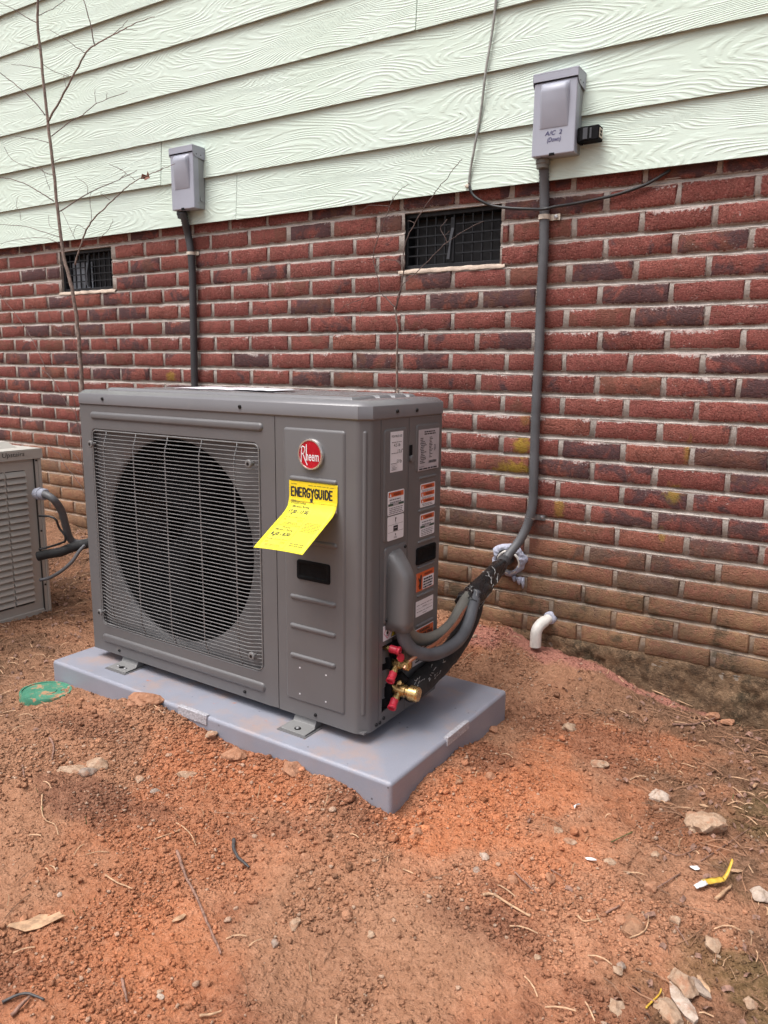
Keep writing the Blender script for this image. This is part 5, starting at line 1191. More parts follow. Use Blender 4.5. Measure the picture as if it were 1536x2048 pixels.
for k in range(26):
    t = rr.uniform(.05, .40); S = spline(DATA['suction'], 8); q = S[int(t * (len(S) - 1))] - iv; a = rr.uniform(.2, 1.3)
    c = q + Vector((math.cos(a), -.2, math.sin(a))).normalized() * .0300; d = Vector((.0, rr.uniform(.3, 1), rr.uniform(-1, 1))).normalized() * rr.uniform(.004, .011)
    m.tube([c - d, c + d], .0009, 4)
obj('scuff', m, M['tapeedge'], so, fix=False)
# taped bundle
bw = thing('taped_line_bundle', 'bundle of lines wrapped in creased black tape running into the wall sleeve', 'line bundle', DATA['bundle'][2]); iv = bw.location.copy()
S = spline(DATA['bundle'], 8); n_ = 22; m = MB(); vs = []
T = []
for i, p in enumerate(S):
    t = i / (len(S) - 1); tn = (S[min(i + 1, len(S) - 1)] - S[max(i - 1, 0)]).normalized(); u = tn.cross(Vector((0, 0, 1))).normalized(); w = u.cross(tn)
    rad = .034 - .010 * t
    T.append((p, u, w, rad))
    for j in range(n_):
        a = 2 * math.pi * j / n_
        rr_ = rad * (1 + .13 * math.sin(3 * a + 5 * t) + .05 * math.sin(7 * a - 16 * t) + .06 * math.sin(30 * t + a * 2) + .04 * rr.uniform(-1, 1))
        vs.append(p - iv + (u * math.cos(a) + w * math.sin(a)) * rr_)
k = len(S); m.add(vs, [(i * n_ + j, i * n_ + (j + 1) % n_, (i + 1) * n_ + (j + 1) % n_, (i + 1) * n_ + j) for i in range(k - 1) for j in range(n_)] + [tuple(range(n_)), tuple((k - 1) * n_ + j for j in range(n_))])
bo = obj('tape_wrap', m, M['tape'], bw, smooth=True)
m = MB()
for q in range(13):                      # creases where the tape edge turned pale
    i = rr.randrange(2, k - 2); a0 = rr.uniform(-1.5, 2.4); pts = []
    for s in range(6):
        ii = min(k - 1, max(0, i + int(s * .7))); p, u, w, rad = T[ii]; a = a0 + s * rr.uniform(.05, .22)
        pts.append(p - iv + (u * math.cos(a) + w * math.sin(a)) * rad * (1.12 + .03 * math.sin(s * 2)) + Vector((rr.uniform(-.003, .003),) * 3))
    m.tube(pts, [.0004, .0010, .0013, .0011, .0008, .0004], 5)
obj('tape_crease', m, M['tapeedge'], bo, smooth=True, fix=False)
m = MB(); m.tube([Vector(q) - iv for q in spline([DATA['bundle'][3], DATA['bundle'][4], DATA['bundle_tail'][2], (1.125, -.05, .345), (1.119, .03, .338)], 6)], .021, 14); obj('insulated_tail', m, M['conduitdark'], bw, smooth=True, fix=False)
# wall sleeve with sealant
sl = thing('wall_sleeve', 'white plastic sleeve sealed into the brick with lavender foam', 'pipe', (1.123, 0, .338))
m = MB(); m.lathe((0, .06, 0), (.06, -1, -.08), [(0, .042), (.080, .042), (.083, .0405), (.083, .0365), (.03, .036)], 28); obj('sleeve', m, M['pvc'], sl, smooth='angle')
m = MB(); n_ = 64; L = []
for rr_, y in ((.062, .004), (.061, -.006), (.056, -.014), (.049, -.018), (.041, -.016)):
    L.append([((rr_ * (1 + (.07 * math.sin(3 * 2 * math.pi * j / n_ + 1) + .07 * math.sin(8 * 2 * math.pi * j / n_)) * (1 if rr_ > .05 else 0))) * math.cos(2 * math.pi * j / n_), y + .004 * math.sin(j * .9 + rr_ * 200) + .002 * math.sin(j * 2.1), rr_ * (1 + .06 * math.sin(5 * 2 * math.pi * j / n_ + 2) * (1 if rr_ > .05 else 0)) * .93 * math.sin(2 * math.pi * j / n_)) for j in range(n_)])
loops(m, L, cap=False); obj('sealant', m, M['foam'], sl, smooth=True)
for dx, l_, r_ in ((.040, .022, .010), (.054, .034, .007), (.022, .014, .008)):
    m = MB(); m.tube([(dx, -.006, -.055), (dx + .003, -.007, -.062 - l_ * .5), (dx + .002, -.004, -.06 - l_)], [r_, r_ * .8, r_ * .4], 8); obj('sealant_drip', m, M['foam'], sl, smooth=True)
# drain
dr = thing('drain_pipe', 'short white plastic drain elbow sticking out of the lowest bricks', 'pipe', (1.28, 0, .15))
d0 = Vector((1.28, 0, .15))
pp = spline([(1.279, .03, .158), (1.273, -.012, .152), (1.263, -.040, .142), (1.258, -.056, .130), (1.256, -.062, .112), (1.256, -.062, .070)], 6)
m = MB(); m.tube([p - d0 for p in pp], [.0165] * 8 + [.019] * (len(pp) - 8), 16); obj('pipe', m, M['pvc'], dr, smooth='angle', fix=False)
m = MB(); m.lathe((-.001, .006, .005), (-.1, -1, -.1), [(0, .026), (.008, .022), (.011, .018)], 14); obj('sealant', m, M['foam'], dr, smooth=True)

# ================================================================== SWITCH BOXES ON THE SIDING
def switch_box(label, x0, x1, z0, z1, yf, open_lid=False):
    t = thing('disconnect_box', label, 'switch box', ((x0 + x1) / 2, -.02, z0)); c = t.location.copy()
    X0_, X1_ = x0 - c.x, x1 - c.x; H = z1 - z0; yb = .0; f = yf - c.y
    m = MB(); m.box(X0_ + .003, X1_ - .003, f + .012, yb, .003, H - .018); obj('back_box', m, M['boxshade'], t, bevel=.002)
    m = MB(); m.box(X0_, X1_, f, f + .030, 0, H - .024); cv = obj('cover', m, M['boxpaint'], t, bevel=.004, seg=3)
    # pressed dome in the cover: shallow at the foot, proud at the head
    w = X1_ - X0_; zt = H - .029; zb = H * .33; xa, xb = X0_ + w * .17, X1_ - w * .17; dep = .017
    rows = [(zt, .0, .035), (zt - .004, .006, .03), (zt - .010, .012, .022), (zt - .018, .0165, .014), (zt - .028, .0175, .010), ((zt + zb) / 2, .010, .006), (zb + .004, .002, .002), (zb, .0, .0)]
    vs = []; 
    for z, d, ins in rows:
        for k_, (xx, dd) in enumerate(((xa, 0), (xa + w * ins * 1.2 + .002, d * .75), (xa + w * ins * 1.2 + .008, d), (xb - w * ins * 1.2 - .008, d), (xb - w * ins * 1.2 - .002, d * .75), (xb, 0))): vs.append((xx, f - .0006 - dd, z))
    m = MB(); m.add(vs, [(i * 6 + j, i * 6 + j + 1, (i + 1) * 6 + j + 1, (i + 1) * 6 + j) for i in range(len(rows) - 1) for j in range(5)]); obj('pressed_dome', m, M['boxpaint'], cv, smooth=True)
    # rain cap with side ears
    m = MB(); zc_ = H - .026; lz = H + .002
    m.box(X0_ - .003, X1_ + .003, f - .004, yb, H - .003, lz); m.box(X0_ - .003, X1_ + .003, f - .004, f - .002, H - .022, H - .003)
    for s in (-1, 1):
        xx = X1_ + .001 if s > 0 else X0_ - .003
        ear = [(f - .004, H - .003), (yb, H - .003), (yb, H - .046), (f + .012, H - .040), (f - .001, H - .030), (f - .004, H - .022)]
        m.add([(xx + q, a, b) for q in (0, .002) for a, b in ear], [tuple(range(5, -1, -1)), tuple(range(6, 12))] + [(i, (i + 1) % 6, 6 + (i + 1) % 6, 6 + i) for i in range(6)])
    rc = obj('rain_cap', m, M['boxpaint'], t, bevel=.0008)
    m = MB()
    for a in (f + .016, f + .040): m.lathe((X1_ + .003, a, H - .030), (1, 0, 0), [(-.001, .0022), (.0004, .0022)], 10)
    obj('rivet', m, M['dark'], rc)
    if open_lid:
        m = MB(); m.box(X0_ + .002, X1_ - .002, f + .002, f + .006, H - .030, H - .020); obj('lid_gap', m, M['dark'], t)
    m = MB(); m.box((X0_ + X1_) / 2 - .010, (X0_ + X1_) / 2 + .006, f - .001, f + .004, -.001, .006); obj('latch_slot', m, M['dark'], cv)
    return t, X0_, X1_, H, f
def connector(t, p, mat):
    q = Vector(p) - t.location
    m = MB(); m.lathe(q, (0, 0, -1), [(-.012, .018), (.0, .018), (.002, .022), (.013, .022), (.015, .0195), (.026, .0190), (.027, .0165)], 16); obj('conduit_fitting', m, mat, t, smooth='angle')
t, a, b, H, f_ = switch_box('larger lilac grey switch box with handwritten marker and black outlet on its side', 1.172, 1.304, 1.607, 1.834, -.083)
connector(t, (1.196, -.047, 1.607), M['hosebeige'])
m = MB(); bmap = lambda u, v, h: (u - t.location.x, f_ - h, v - t.location.z)
put_text(m, 'A/C  2', bmap, 1.212, 1.6625, .0115, .052, .014, .25, lift=.0008); put_text(m, '(Down)', bmap, 1.2195, 1.6440, .0125, .042, .014, .2, lift=.0008); obj('handwriting', m, M['marker'], t, fix=False)
m = MB(); m.box(b + .001, b + .010, -.045, -.012, 1.634 - 1.607, 1.676 - 1.607); rx = obj('outlet_neck', m, M['dark'], t, bevel=.002)
m = MB(); m.box(b + .010, b + .066, -.052, -.010, 1.636 - 1.607, 1.676 - 1.607); rx = obj('outlet_box', m, M['dark'], t, bevel=.003)
rx['label'] = 'black outlet box on the side of the switch box'
m = MB(); m.box(b + .066, b + .0675, -.045, -.017, .036, .062); obj('outlet_face', m, M['clip'], rx, bevel=.0005)
m = MB(); m.box(b + .067, b + .0685, -.040, -.028, .041, .047); m.box(b + .067, b + .0685, -.040, -.028, .050, .056); obj('outlet_switch', m, M['dark'], rx)
m = MB(); m.box(b + .020, b + .034, -.0535, -.052, .033, .064); m.box(b + .040, b + .046, -.0535, -.052, .034, .062); obj('outlet_rib', m, M['ventgrey'], rx, bevel=.001)
t, a, b, H, f_ = switch_box('smaller lilac grey switch box with gap under its rain cap and dark conduit', -.374, -.246, 1.598, 1.832, -.083, True)
connector(t, (-.352, -.050, 1.598), M['conduitdark'])
m = MB(); m.lathe((b - .002, -.018, .040), (1, 0, 0), [(0, .010), (.0022, .010)], 18); m.lathe((b - .002, -.040, .022), (1, 0, 0), [(0, .003), (.0022, .003)], 10); obj('knockout', m, M['boxshade'], t, smooth='angle')

# ================================================================== CABLES
cb = thing('hanging_cable', 'grey cable hanging down the siding then black along the top bricks', 'cable', DATA['cable'][-1]); iv = cb.location.copy()
m = MB(); m.tube([p - iv for p in spline(DATA['cable'], 6)], .0042, 8); obj('grey_cable', m, M['cablegrey'], cb, smooth=True, fix=False)
m = MB(); m.tube([p - iv for p in spline(DATA['cable_black'], 6)], .0045, 8); obj('black_cable', m, M['cableblack'], cb, smooth=True, fix=False)
m = MB(); q = Vector((.938, -.030, 1.566)) - iv; m.box(q.x - .009, q.x + .003, q.y - .004, q.y + .008, q.z - .007, q.z + .002); m.lathe((q.x - .008, q.y, q.z - .004), (0, -1, 0), [(0, .004), (.006, .003)], 8); obj('cable_clip', m, M['clip'], cb, bevel=.001)

# ================================================================== OLD CONDENSER AT THE LEFT
ACX, ACY, ACZ = -.487, -.682, .03
ac = thing('old_condenser', 'weathered taupe condenser with rows of louvres beside the newer heat pump', 'air conditioner', (ACX, ACY, ACZ))
AD, AW, AH = .74, .74, .61           # y towards the camera is negative
m = MB(); m.box(-AW, -.006, -AD, -.012, .03, AH); obj('casing', m, M['acdark'], ac)
def acf(u, v, h): return (h, u, v)    # louvred face looks along +x
m = MB()
cols = [(-.060, -.136), (-.142, -.218), (-.224, -.300), (-.306, -.382), (-.388, -.464), (-.470, -.546), (-.552, -.628)]
zl0, zl1 = .062, .562
m.box(-.006, .0, -AD + .03, -.024, zl1 + .004, AH - .002); m.box(-.006, .0, -AD + .03, -.024, .028, zl0 - .004)
prev = -.024
for c0, c1 in cols: m.box(-.006, 0, c0, prev, zl0 - .004, zl1 + .004); prev = c1
m.box(-.006, 0, -AD + .03, prev, zl0 - .004, zl1 + .004)
face = obj('louvre_panel', m, M['acpaint'], ac)
m2 = MB(); m2.box(-AW, -.008, -AD - .002, -AD + .03, .03, AH - .002); m2.box(-AW - .002, -AW + .03, -AD + .03, -.01, .03, AH - .002); m2.box(-.008, .0, -AD - .002, -AD + .03, .03, AH - .002); obj('side_panel', m2, M['acpaint'], ac, bevel=.002)
lm = MB(); NL = 21; dz = (zl1 - zl0) / NL
pr = [(-.003, dz * 1.05), (.0035, dz * .72), (.0090, dz * .36), (.0090, dz * .24), (.004, dz * .14), (-.006, dz * .30)]
lm.add([(x, y, z) for y in (0, -.076) for x, z in pr], [(i, (i + 1) % 6, 6 + (i + 1) % 6, 6 + i) for i in range(6)] + [tuple(range(6)), tuple(range(11, 5, -1))])
lme = lm.mesh('louvre'); lme.materials.append(M['acpaint']); lme.polygons.foreach_set('use_smooth', [True] * len(lme.polygons)); 
try: lme.set_sharp_from_angle(angle=math.radians(40))
except Exception: pass
for c0, c1 in cols:
    for i in range(NL):
        o = bpy.data.objects.new('louvre', lme); COL.objects.link(o); o.parent = face; o.location = (0, c0, zl0 + i * dz)
m = MB(); m.box(-.010, .006, -.022, -.008, .0, AH); m.box(-.030, .008, -.0075, .004, .0, AH - .004); obj('corner_post', m, M['acpaint'], ac, bevel=.002)
m = MB(); m.box(-.012, .007, -.0245, -.0225, .02, AH - .006); obj('post_seam', m, M['acdark'], ac)
m = MB(); loops(m, [[(x, y, z) for x, y in ((.012 - o, .010 - o), (-AW - .01 + o, .010 - o), (-AW - .01 + o, -AD - .01 + o), (.012 - o, -AD - .01 + o))] for o, z in ((0, AH - .004), (0, AH + .030), (.003, AH + .033), (.060, AH + .034), (.085, AH + .058), (.11, AH + .060))]); top = obj('top_cover', m, M['acpaint'], ac, bevel=.003)
m = MB(); amap = lambda u, v, h: (.0125 + h, u, v); put_text(m, 'Upstairs', amap, -.150, AH + .010, .016, .085, .0, .15, lift=.0006); obj('handwriting', m, M['ink'], top, fix=False)
m = MB(); m.box(-AW - .01, .004, -AD - .01, .004, -.05, .028); obj('base_tray', m, M['acpaint'], ac, bevel=.004)
for z in (AH - .012, .12, .33): 
    m = MB(); m.lathe((.006, -.015, z), (1, 0, 0), [(0, .004), (.003, .003)], 8); obj('screw', m, M['screw'], ac)
def polyhose(name, label, pts, r, mat, cat='hose', rib=None):
    o = thing(name, label, cat, pts[0]); iv = Vector(pts[0])
    if rib: P, R_ = ribs_path(pts, r, rib[0], rib[1])
    else: P = spline(pts, 6); R_ = [r] * len(P)
    m = MB(); m.tube([p - iv for p in P], R_, 12); return o, obj('tube', m, mat, o, smooth=True, fix=False)
o, _ = polyhose('power_whip', 'ribbed grey hose arching out of the old condenser', DATA['ac_whip'], .0135, M['conduit'], rib=(.008, .0008))
iv = Vector(DATA['ac_whip'][0]); q = Vector(DATA['ac_whip'][0]); m = MB(); m.lathe((-.012, 0, 0), (1, .1, 0), [(-.01, .020), (.006, .020), (.007, .024), (.018, .024), (.019, .021), (.036, .022), (.040, .019)], 12); obj('conduit_fitting', m, M['boxpaint'], o, smooth='angle')
polyhose('line_set', 'thick black insulated line between the old condenser and the wall', DATA['ac_line'], .018, M['blackrubber'], 'pipe')
polyhose('control_wire', 'thin black wire looping beside the old condenser', DATA['ac_wire'], .0042, M['cableblack'], 'wire')
polyhose('drain_tube', 'thin olive grey tube sagging under the old condenser lines', DATA['ac_low'], .0065, M['conduit'], 'hose')

# ================================================================== SAPLINGS
def sapling(name, label, brs, leaf=None, mat_main='bark'):
    base = brs[0][2][0]; t = thing(name, label, 'sapling', (base[0], base[1], base[2])); iv = Vector(base); rr = random.Random(len(brs))
    for k, (r0, r1, pts) in enumerate(brs):
        P = spline(pts, 4); n = len(P)
        P = [p + Vector((rr.uniform(-1, 1), rr.uniform(-1, 1), rr.uniform(-1, 1))) * (.0016 if 0 < i < n - 1 else 0) for i, p in enumerate(P)]
        m = MB(); m.tube([p - iv for p in P], [r0 + (r1 - r0) * i / (n - 1) for i in range(n)], 8 if k == 0 else 5)
        obj('trunk' if k == 0 else ('branch' if r0 > .0019 else 'twig'), m, M['bark'] if (k == 0 or r0 > .0035) else M['twig'], t, smooth=True, fix=False)
    if leaf:
        q = Vector(leaf) - iv; m = MB(); m.add([q + Vector(v) for v in ((-.03, .004, -.006), (-.012, -.004, .010), (.004, .006, .004), (.022, -.004, .016), (.026, .002, -.010), (.006, -.008, -.018), (-.012, .006, -.008))], [(0, 1, 6), (1, 2, 5, 6), (2, 3, 4, 5)]); lf = obj('dry_leaf', m, M['dryleaf'], t); s_ = lf.modifiers.new('s', 'SOLIDIFY'); s_.thickness = .0012
    return t
ba = DATA['sapling_a']; ba[0][2].insert(0, [ba[0][2][0][0] + .03, ba[0][2][0][1], float(ground_z(ba[0][2][0][0], ba[0][2][0][1])) - .02])
bb = DATA['sapling_b']; bb[0][2].insert(0, [bb[0][2][0][0], bb[0][2][0][1], float(ground_z(bb[0][2][0][0], bb[0][2][0][1])) - .02])
lf = Vector(DATA['sapling_a'][12][2][8])
sapling('bare_sapling', 'tall leafless sapling rising behind the heat pump across the siding', ba, leaf=lf)
sapling('bare_sapling', 'thin leafless sapling in front of the larger grille vent', bb)
sc = DATA['sapling_c']; sc0 = [.0022, .0016, [[sc[1][2][-1][0] + .02, -.2, float(ground_z(sc[1][2][-1][0], -.2)) - .02], sc[1][2][-1]]]
sapling('briar_stem', 'wiry dark briar stems against the low bricks beside the old condenser', [sc0] + sc)

# ================================================================== GREEN LID IN THE SOIL
gc = DATA['pts']['cover']; zc = float(ground_z(gc[0], gc[1], False))
gl = thing('valve_cover', 'round green plastic valve cover half buried in the clay', 'cover', (gc[0] - .03, gc[1], zc + .006)); gl.rotation_euler = (math.radians(-3), math.radians(3), .4)
m = MB(); m.lathe((0, 0, -.02), (0, 0, 1), [(0, .073), (.020, .073), (.024, .071), (.024, .066), (.021, .065), (.021, .03), (.023, .029), (.023, .012)], 40); obj('lid_disc', m, M['greenlid'], gl, smooth='angle')

# ================================================================== LOOSE STONES
def rock_mesh(seed, sub=2):
    bm = bmesh.new(); bmesh.ops.create_icosphere(bm, subdivisions=sub, radius=.5); r = random.Random(seed)
    planes = [(Vector((r.gauss(0, 1), r.gauss(0, 1), r.gauss(0, 1))).normalized(), r.uniform(.26, .42)) for _ in range(9)]
    for v in bm.verts:
        for n, d in planes:
            k = v.co.dot(n)
            if k > d: v.co -= n * (k - d) * .9
        w_ = fbm(np.array([v.co.x + v.co.z * .7 + 5]), np.array([v.co.y - v.co.z * .5 + 5 + seed]), 4.5, 3, seed)[0]
        v.co *= 1 + (w_ - .5) * .55 + r.uniform(-.02, .02)
    V = np.array([v.co[:] for v in bm.verts]); Fc = np.array([[q.index for q in f.verts] for f in bm.faces]); bm.free()
    ext = V.max(0) - V.min(0); return V / ext, Fc
rock_src = [rock_mesh(100 + i, 3) for i in range(10)]
ROCK_LABELS = ['long flat tan stone of the trio in front of the pad', 'humped tan stone of the trio in front of the pad', 'small grey stone wedged under the tan pair before the pad', 'flat tan stone in the loose soil pile before the pad',
 'small tan pebble between the stone trio and the soil pile', 'small grey pebble below the flat stone of the soil pile', 'fist sized orange clay clod leaning on the pad front', 'grey stone beside the big orange clod', 'angular pale quartz stone on the open clay', 'broad tan stone bedded flush in the clay beside the leaf litter',
 'flat tan stone between pad corner and brick wall', 'small flat tan stone beside the thin white plastic sliver', 'round orange lump at the end of the tiny brown twig', 'squarish tan stone alone on the bare clay', 'grey pebble alone beyond the squarish tan stone', 'large blocky tan stone near the bark chip',
 'rounded tan stone on the litter edge beyond the white root', 'large tan stone touching the grey wood chip', 'brown jagged clod with roots around it', 'orange lump pressed against the brown jagged clod', 'pale pebble paired with a grey one on crumbly soil', 'grey pebble paired with a pale one on crumbly soil',
 'flat tan stone near the pink clay under the wall', 'orange stone under the curved twig at the footing', 'small orange stone beside the footing twigs', 'pale mottled stone past the yellow wrapper in the litter', 'tan pebble touching a grey one near the blocky tan stone', 'grey pebble touching a tan one near the blocky tan stone',
 'wide orange clod halfway up the soil pile', 'tan stone under the pad tag in the soil pile', 'knobbly orange clod heaped against the middle of the pad front', 'orange lump beside the short straight brown twig', 'small tan stone near the slim green brown stem', 'orange lump beside the flat brown stem near the wrapper',
 'tan pebble in the litter between wrapper and jagged clod', 'tan stone alone on the litter past the bark chip', 'angular tan stone beside the yellow string', 'tan pebble beside the thin stem crossing the leaf litter', None, None, 'pale pebble beside a tan one beyond the long stick', None, None, 'tan pebble beside a pale one beyond the long stick', 'orange lump beside the short curved black stick', None, 'orange clod at the far pad corner under the wall', 'orange lump touching another below the near pad corner', 'second orange lump touching the one below the near pad corner']
for i, (x, y, w, h, c) in enumerate(DATA['rocks']):
    V, Fc = rock_src[i % 10]; a = random.Random(i).uniform(-.4, .4) + .57; hz = min(w, h) * .75
    sx, sy, sz = w * 1.05, max(h * 1.2, w * .6), hz
    P = V * np.array([sx, sy, sz]); ca, sa = math.cos(a), math.sin(a)
    P = np.stack([P[:, 0] * ca - P[:, 1] * sa, P[:, 0] * sa + P[:, 1] * ca, P[:, 2]], -1)
    me = np_mesh('stone', P, Fc); me.materials.append(M['rock_' + c]); me.polygons.foreach_set('use_smooth', [True] * len(me.polygons))
    try: me.set_sharp_from_angle(angle=math.radians(30))
    except Exception: pass
    o = bpy.data.objects.new('clay_clod' if c == 'clay' else 'stone', me); COL.objects.link(o)
    e_, n_ = padd(x, y)
    if e_ < .005 and n_ > -h * .5: y = y - (n_ + h * .5)
    o.location = (x, y, float(ground_z(x, y)) + hz * .16)
    lab = ROCK_LABELS[i] if i < len(ROCK_LABELS) else None
    if lab is None:
        lab = {'clay': 'small orange clay lump lying loose on the soil', 'tan': 'small tan pebble lying loose on the clay', 'grey': 'small grey pebble lying on the clay', 'pale': 'small pale pebble lying on the clay', 'brown': 'small brown lump beside the pad edge'}[c]
        tag(o, lab, 'stone', {'clay': 'small clay lumps', 'tan': 'small tan pebbles', 'grey': 'small grey pebbles', 'pale': 'small pale pebbles', 'brown': 'small brown lumps'}[c])
    else: tag(o, lab, 'clod' if c == 'clay' else 'stone', 'larger stones and clods on the clay')

# ================================================================== STICKS, STRAW, SCRAPS
ST = {'a': ('long straight brown stick lying on the bare clay', .0040, 'stick'), 'b': ('short curved black stick on loose soil', .0050, 'stickdark'), 'c': ('pale split root lying on bare clay right of the black stick', .0038, 'straw'), 'd': ('short straight brown twig beyond the pale split root', .0024, 'stick'),
 'e': ('short grey crooked twig below the tan stones', .0040, 'stick'), 'f': ('pale wavy straw stem beside a green tuft', .0020, 'straw'), 'g': ('stubby upright brown twig near the green cover', .0030, 'stick'), 'h': ('pale straw stem pointing at the crossing stems', .0020, 'straw'), 'i': ('bent pale straw stem crossing another near the long stick', .0019, 'straw'),
 'j': ('thin pale root curling at soil level', .0017, 'straw'), 'k': ('pale hooked straw left of the long stick', .0024, 'straw'), 'l': ('dark forked twig beside dry bark pieces', .0034, 'stickdark'), 'm': ('broken bark strip under the dark forked twig', .0045, 'stick'), 'n': ('flat brown bark splinter upright in the clay', .0034, 'stick'), 'o': ('pale twig end at the near clay edge', .0030, 'straw'),
 'p': ('curved bare twig lying along the wall footing', .0042, 'stick'), 'q': ('long grey twig running off along the footing', .0036, 'stick'), 'r': ('thin twig beside the footing above the dark litter', .0026, 'stick'), 's': ('stout brown twig beside the yellow wrapper', .0050, 'straw'), 't': ('kinked pale root by the stony hollow', .0026, 'straw'), 'u': ('short brown twig above the jagged clod', .0030, 'stick'),
 'v': ('white curling root hooked round the stony hollow', .0020, 'straw'), 'x': ('slim green brown stem on orange clay', .0018, 'moss'), 'y': ('yellow string trailing beside the large tan stone', .0020, 'wrapyellow'), 'z': ('thin brown stem across the leaf litter', .0016, 'stick'), 'aa': ('tiny brown twig by an orange lump', .0018, 'stick'), 'bb': ('long thin brown stem slanting over leaf litter', .0016, 'stick'),
 'cc': ('short brown stem in the litter below the wrapper', .0020, 'stick'), 'dd': ('flat brown stem left of the yellow wrapper', .0022, 'stick'), 'ee': ('long thin stick leaning along the pink clay', .0030, 'straw')}
for k, pts in DATA['sticks'].items():
    lab, r, mt = ST[k]; r *= .72; rr = random.Random(k)
    P = [Vector((x, y, float(ground_z(x, y, False)) + r * .9 + .004)) for x, y in pts]; iv = P[0].copy(); S = spline(P, 5)
    S = [p + Vector((rr.uniform(-1, 1), rr.uniform(-1, 1), rr.uniform(-.3, .6))) * r * .22 for p in S]
    m = MB(); n = len(S); m.tube([p - iv for p in S], [r * (1.1 - .45 * i / n) * rr.uniform(.85, 1.15) for i in range(n)], 7)
    nm = {'stick': 'stick', 'stickdark': 'stick', 'straw': 'straw_stem', 'moss': 'plant_stem', 'wrapyellow': 'string'}[mt]
    o = obj(nm, m, M[mt], None, smooth=True, fix=False); o.location = iv; tag(o, lab, {'stick': 'stick', 'straw_stem': 'straw', 'plant_stem': 'stem', 'string': 'string'}[nm])
def flake(name, lab, cat, xy, outline, mat, rz=0, curl_=.25, thick=.0015, lift=.004, group=None):
    x, y = xy; m = MB(); n = len(outline)
    cs, sn = math.cos(rz), math.sin(rz)
    vs = [(0, 0, lift + .004)] + [(a * cs - b * sn, a * sn + b * cs, lift + curl_ * (a * a + b * b) * 6 + .001 * math.sin(i * 2.2)) for i, (a, b) in enumerate(outline)]
    m.add(vs, [(0, 1 + i, 1 + (i + 1) % n) for i in range(n)])
    o = obj(name, m, M[mat], None); s_ = o.modifiers.new('s', 'SOLIDIFY'); s_.thickness = thick; o.location = (x, y, float(ground_z(x, y)) + .002)
    return tag(o, lab, cat, group)
def ell(a, b, n=12, j=.12, s=1):
    r = random.Random(s); return [(a * math.cos(2 * math.pi * i / n) * r.uniform(1 - j, 1 + j), b * math.sin(2 * math.pi * i / n) * r.uniform(1 - j, 1 + j)) for i in range(n)]
PT = DATA['pts']
flake('dry_leaf', 'large curled tan dry leaf on the clay', 'leaf', PT['leaf1'], ell(.042, .016, 12, .3, 3), 'straw', 1.0, .6, group=None)
flake('dry_leaf', 'small pale pointed leaf beside the long straight stick', 'leaf', PT['leaf2'], ell(.014, .005, 10, .2, 4), 'straw', 1.4)
flake('wood_chip', 'grey weathered wood chip between two large tan stones', 'wood chip', PT['chip'], ell(.036, .013, 10, .25, 5), 'rock_pale', -.9, .05, .008)
flake('bark_chip', 'dark grey bark chip above the blocky tan stone', 'bark', PT['chip2'], ell(.024, .010, 10, .3, 6), 'rock_grey', -.6, .05, .005)
flake('plastic_scrap', 'curved white plastic scrap on open orange clay', 'scrap', PT['white'], [(-.014, -.006), (-.008, .002), (0, .005), (.010, .003), (.014, -.002), (.008, -.001), (0, .000), (-.008, -.004)], 'wrapwhite', 1.2, .1)
flake('plastic_scrap', 'thin white plastic sliver near the small tan stones', 'scrap', PT['white2'], ell(.012, .004, 8, .2, 8), 'wrapwhite', .3)
flake('plastic_scrap', 'torn white plastic scrap above the yellow wrapper', 'scrap', PT['white3'], ell(.009, .007, 7, .4, 9), 'wrapwhite', .3)
for k, (q, s) in enumerate((('leafs3', .014), ('leafs4', .013), ('leafs5', .017), ('leafs6', .012))):
    flake('dry_leaf', ('pale willow shaped leaf right of the yellow wrapper', 'pale willow shaped leaf on the mossy litter', 'tan willow shaped leaf beside the bark chip', 'pale willow shaped leaf by the bedded tan stone')[k], 'leaf', PT[q], ell(s, s * .32, 10, .15, 20 + k), 'straw', .5 + k * .9)
wr = thing('food_wrapper', 'torn yellow wrapper with a white end lying on leaf litter', 'wrapper', (*PT['wrapB'], float(ground_z(*PT['wrapB'])) + .012)); iv = wr.location.copy()
pw = [Vector((*PT[k], 0)) for k in ('wrapA', 'wrapB', 'wrapC', 'wrapD')]; dirv = (pw[2] - pw[1]).normalized(); nrm = Vector((-dirv.y, dirv.x, 0))
def strip(a, b, w0, w1, n, mat, name, up=0.0):
    m = MB(); vs = []
    for i in range(n + 1):
        t_ = i / n; c = a.lerp(b, t_); w = w0 + (w1 - w0) * t_
        for s in (-1, 0, 1): vs.append((c.x - iv.x + nrm.x * s * w, c.y - iv.y + nrm.y * s * w, .0006 * math.sin(i * 1.9) + (.0022 if s == 0 else 0) + up * t_ * t_))
    m.add(vs, [(i * 3 + j, i * 3 + j + 1, (i + 1) * 3 + j + 1, (i + 1) * 3 + j) for i in range(n) for j in (0, 1)]); o = obj(name, m, M[mat], wr, smooth=True, fix=False); s_ = o.modifiers.new('s', 'SOLIDIFY'); s_.thickness = .0006
strip(pw[1], pw[2] + dirv * .004, .008, .007, 8, 'wrapyellow', 'yellow_film'); strip(pw[2] + dirv * .006, pw[3], .005, .003, 5, 'wrapyellow', 'torn_end', .03); strip(pw[0], pw[1] + dirv * .004, .005, .008, 4, 'wrapwhite', 'white_end')

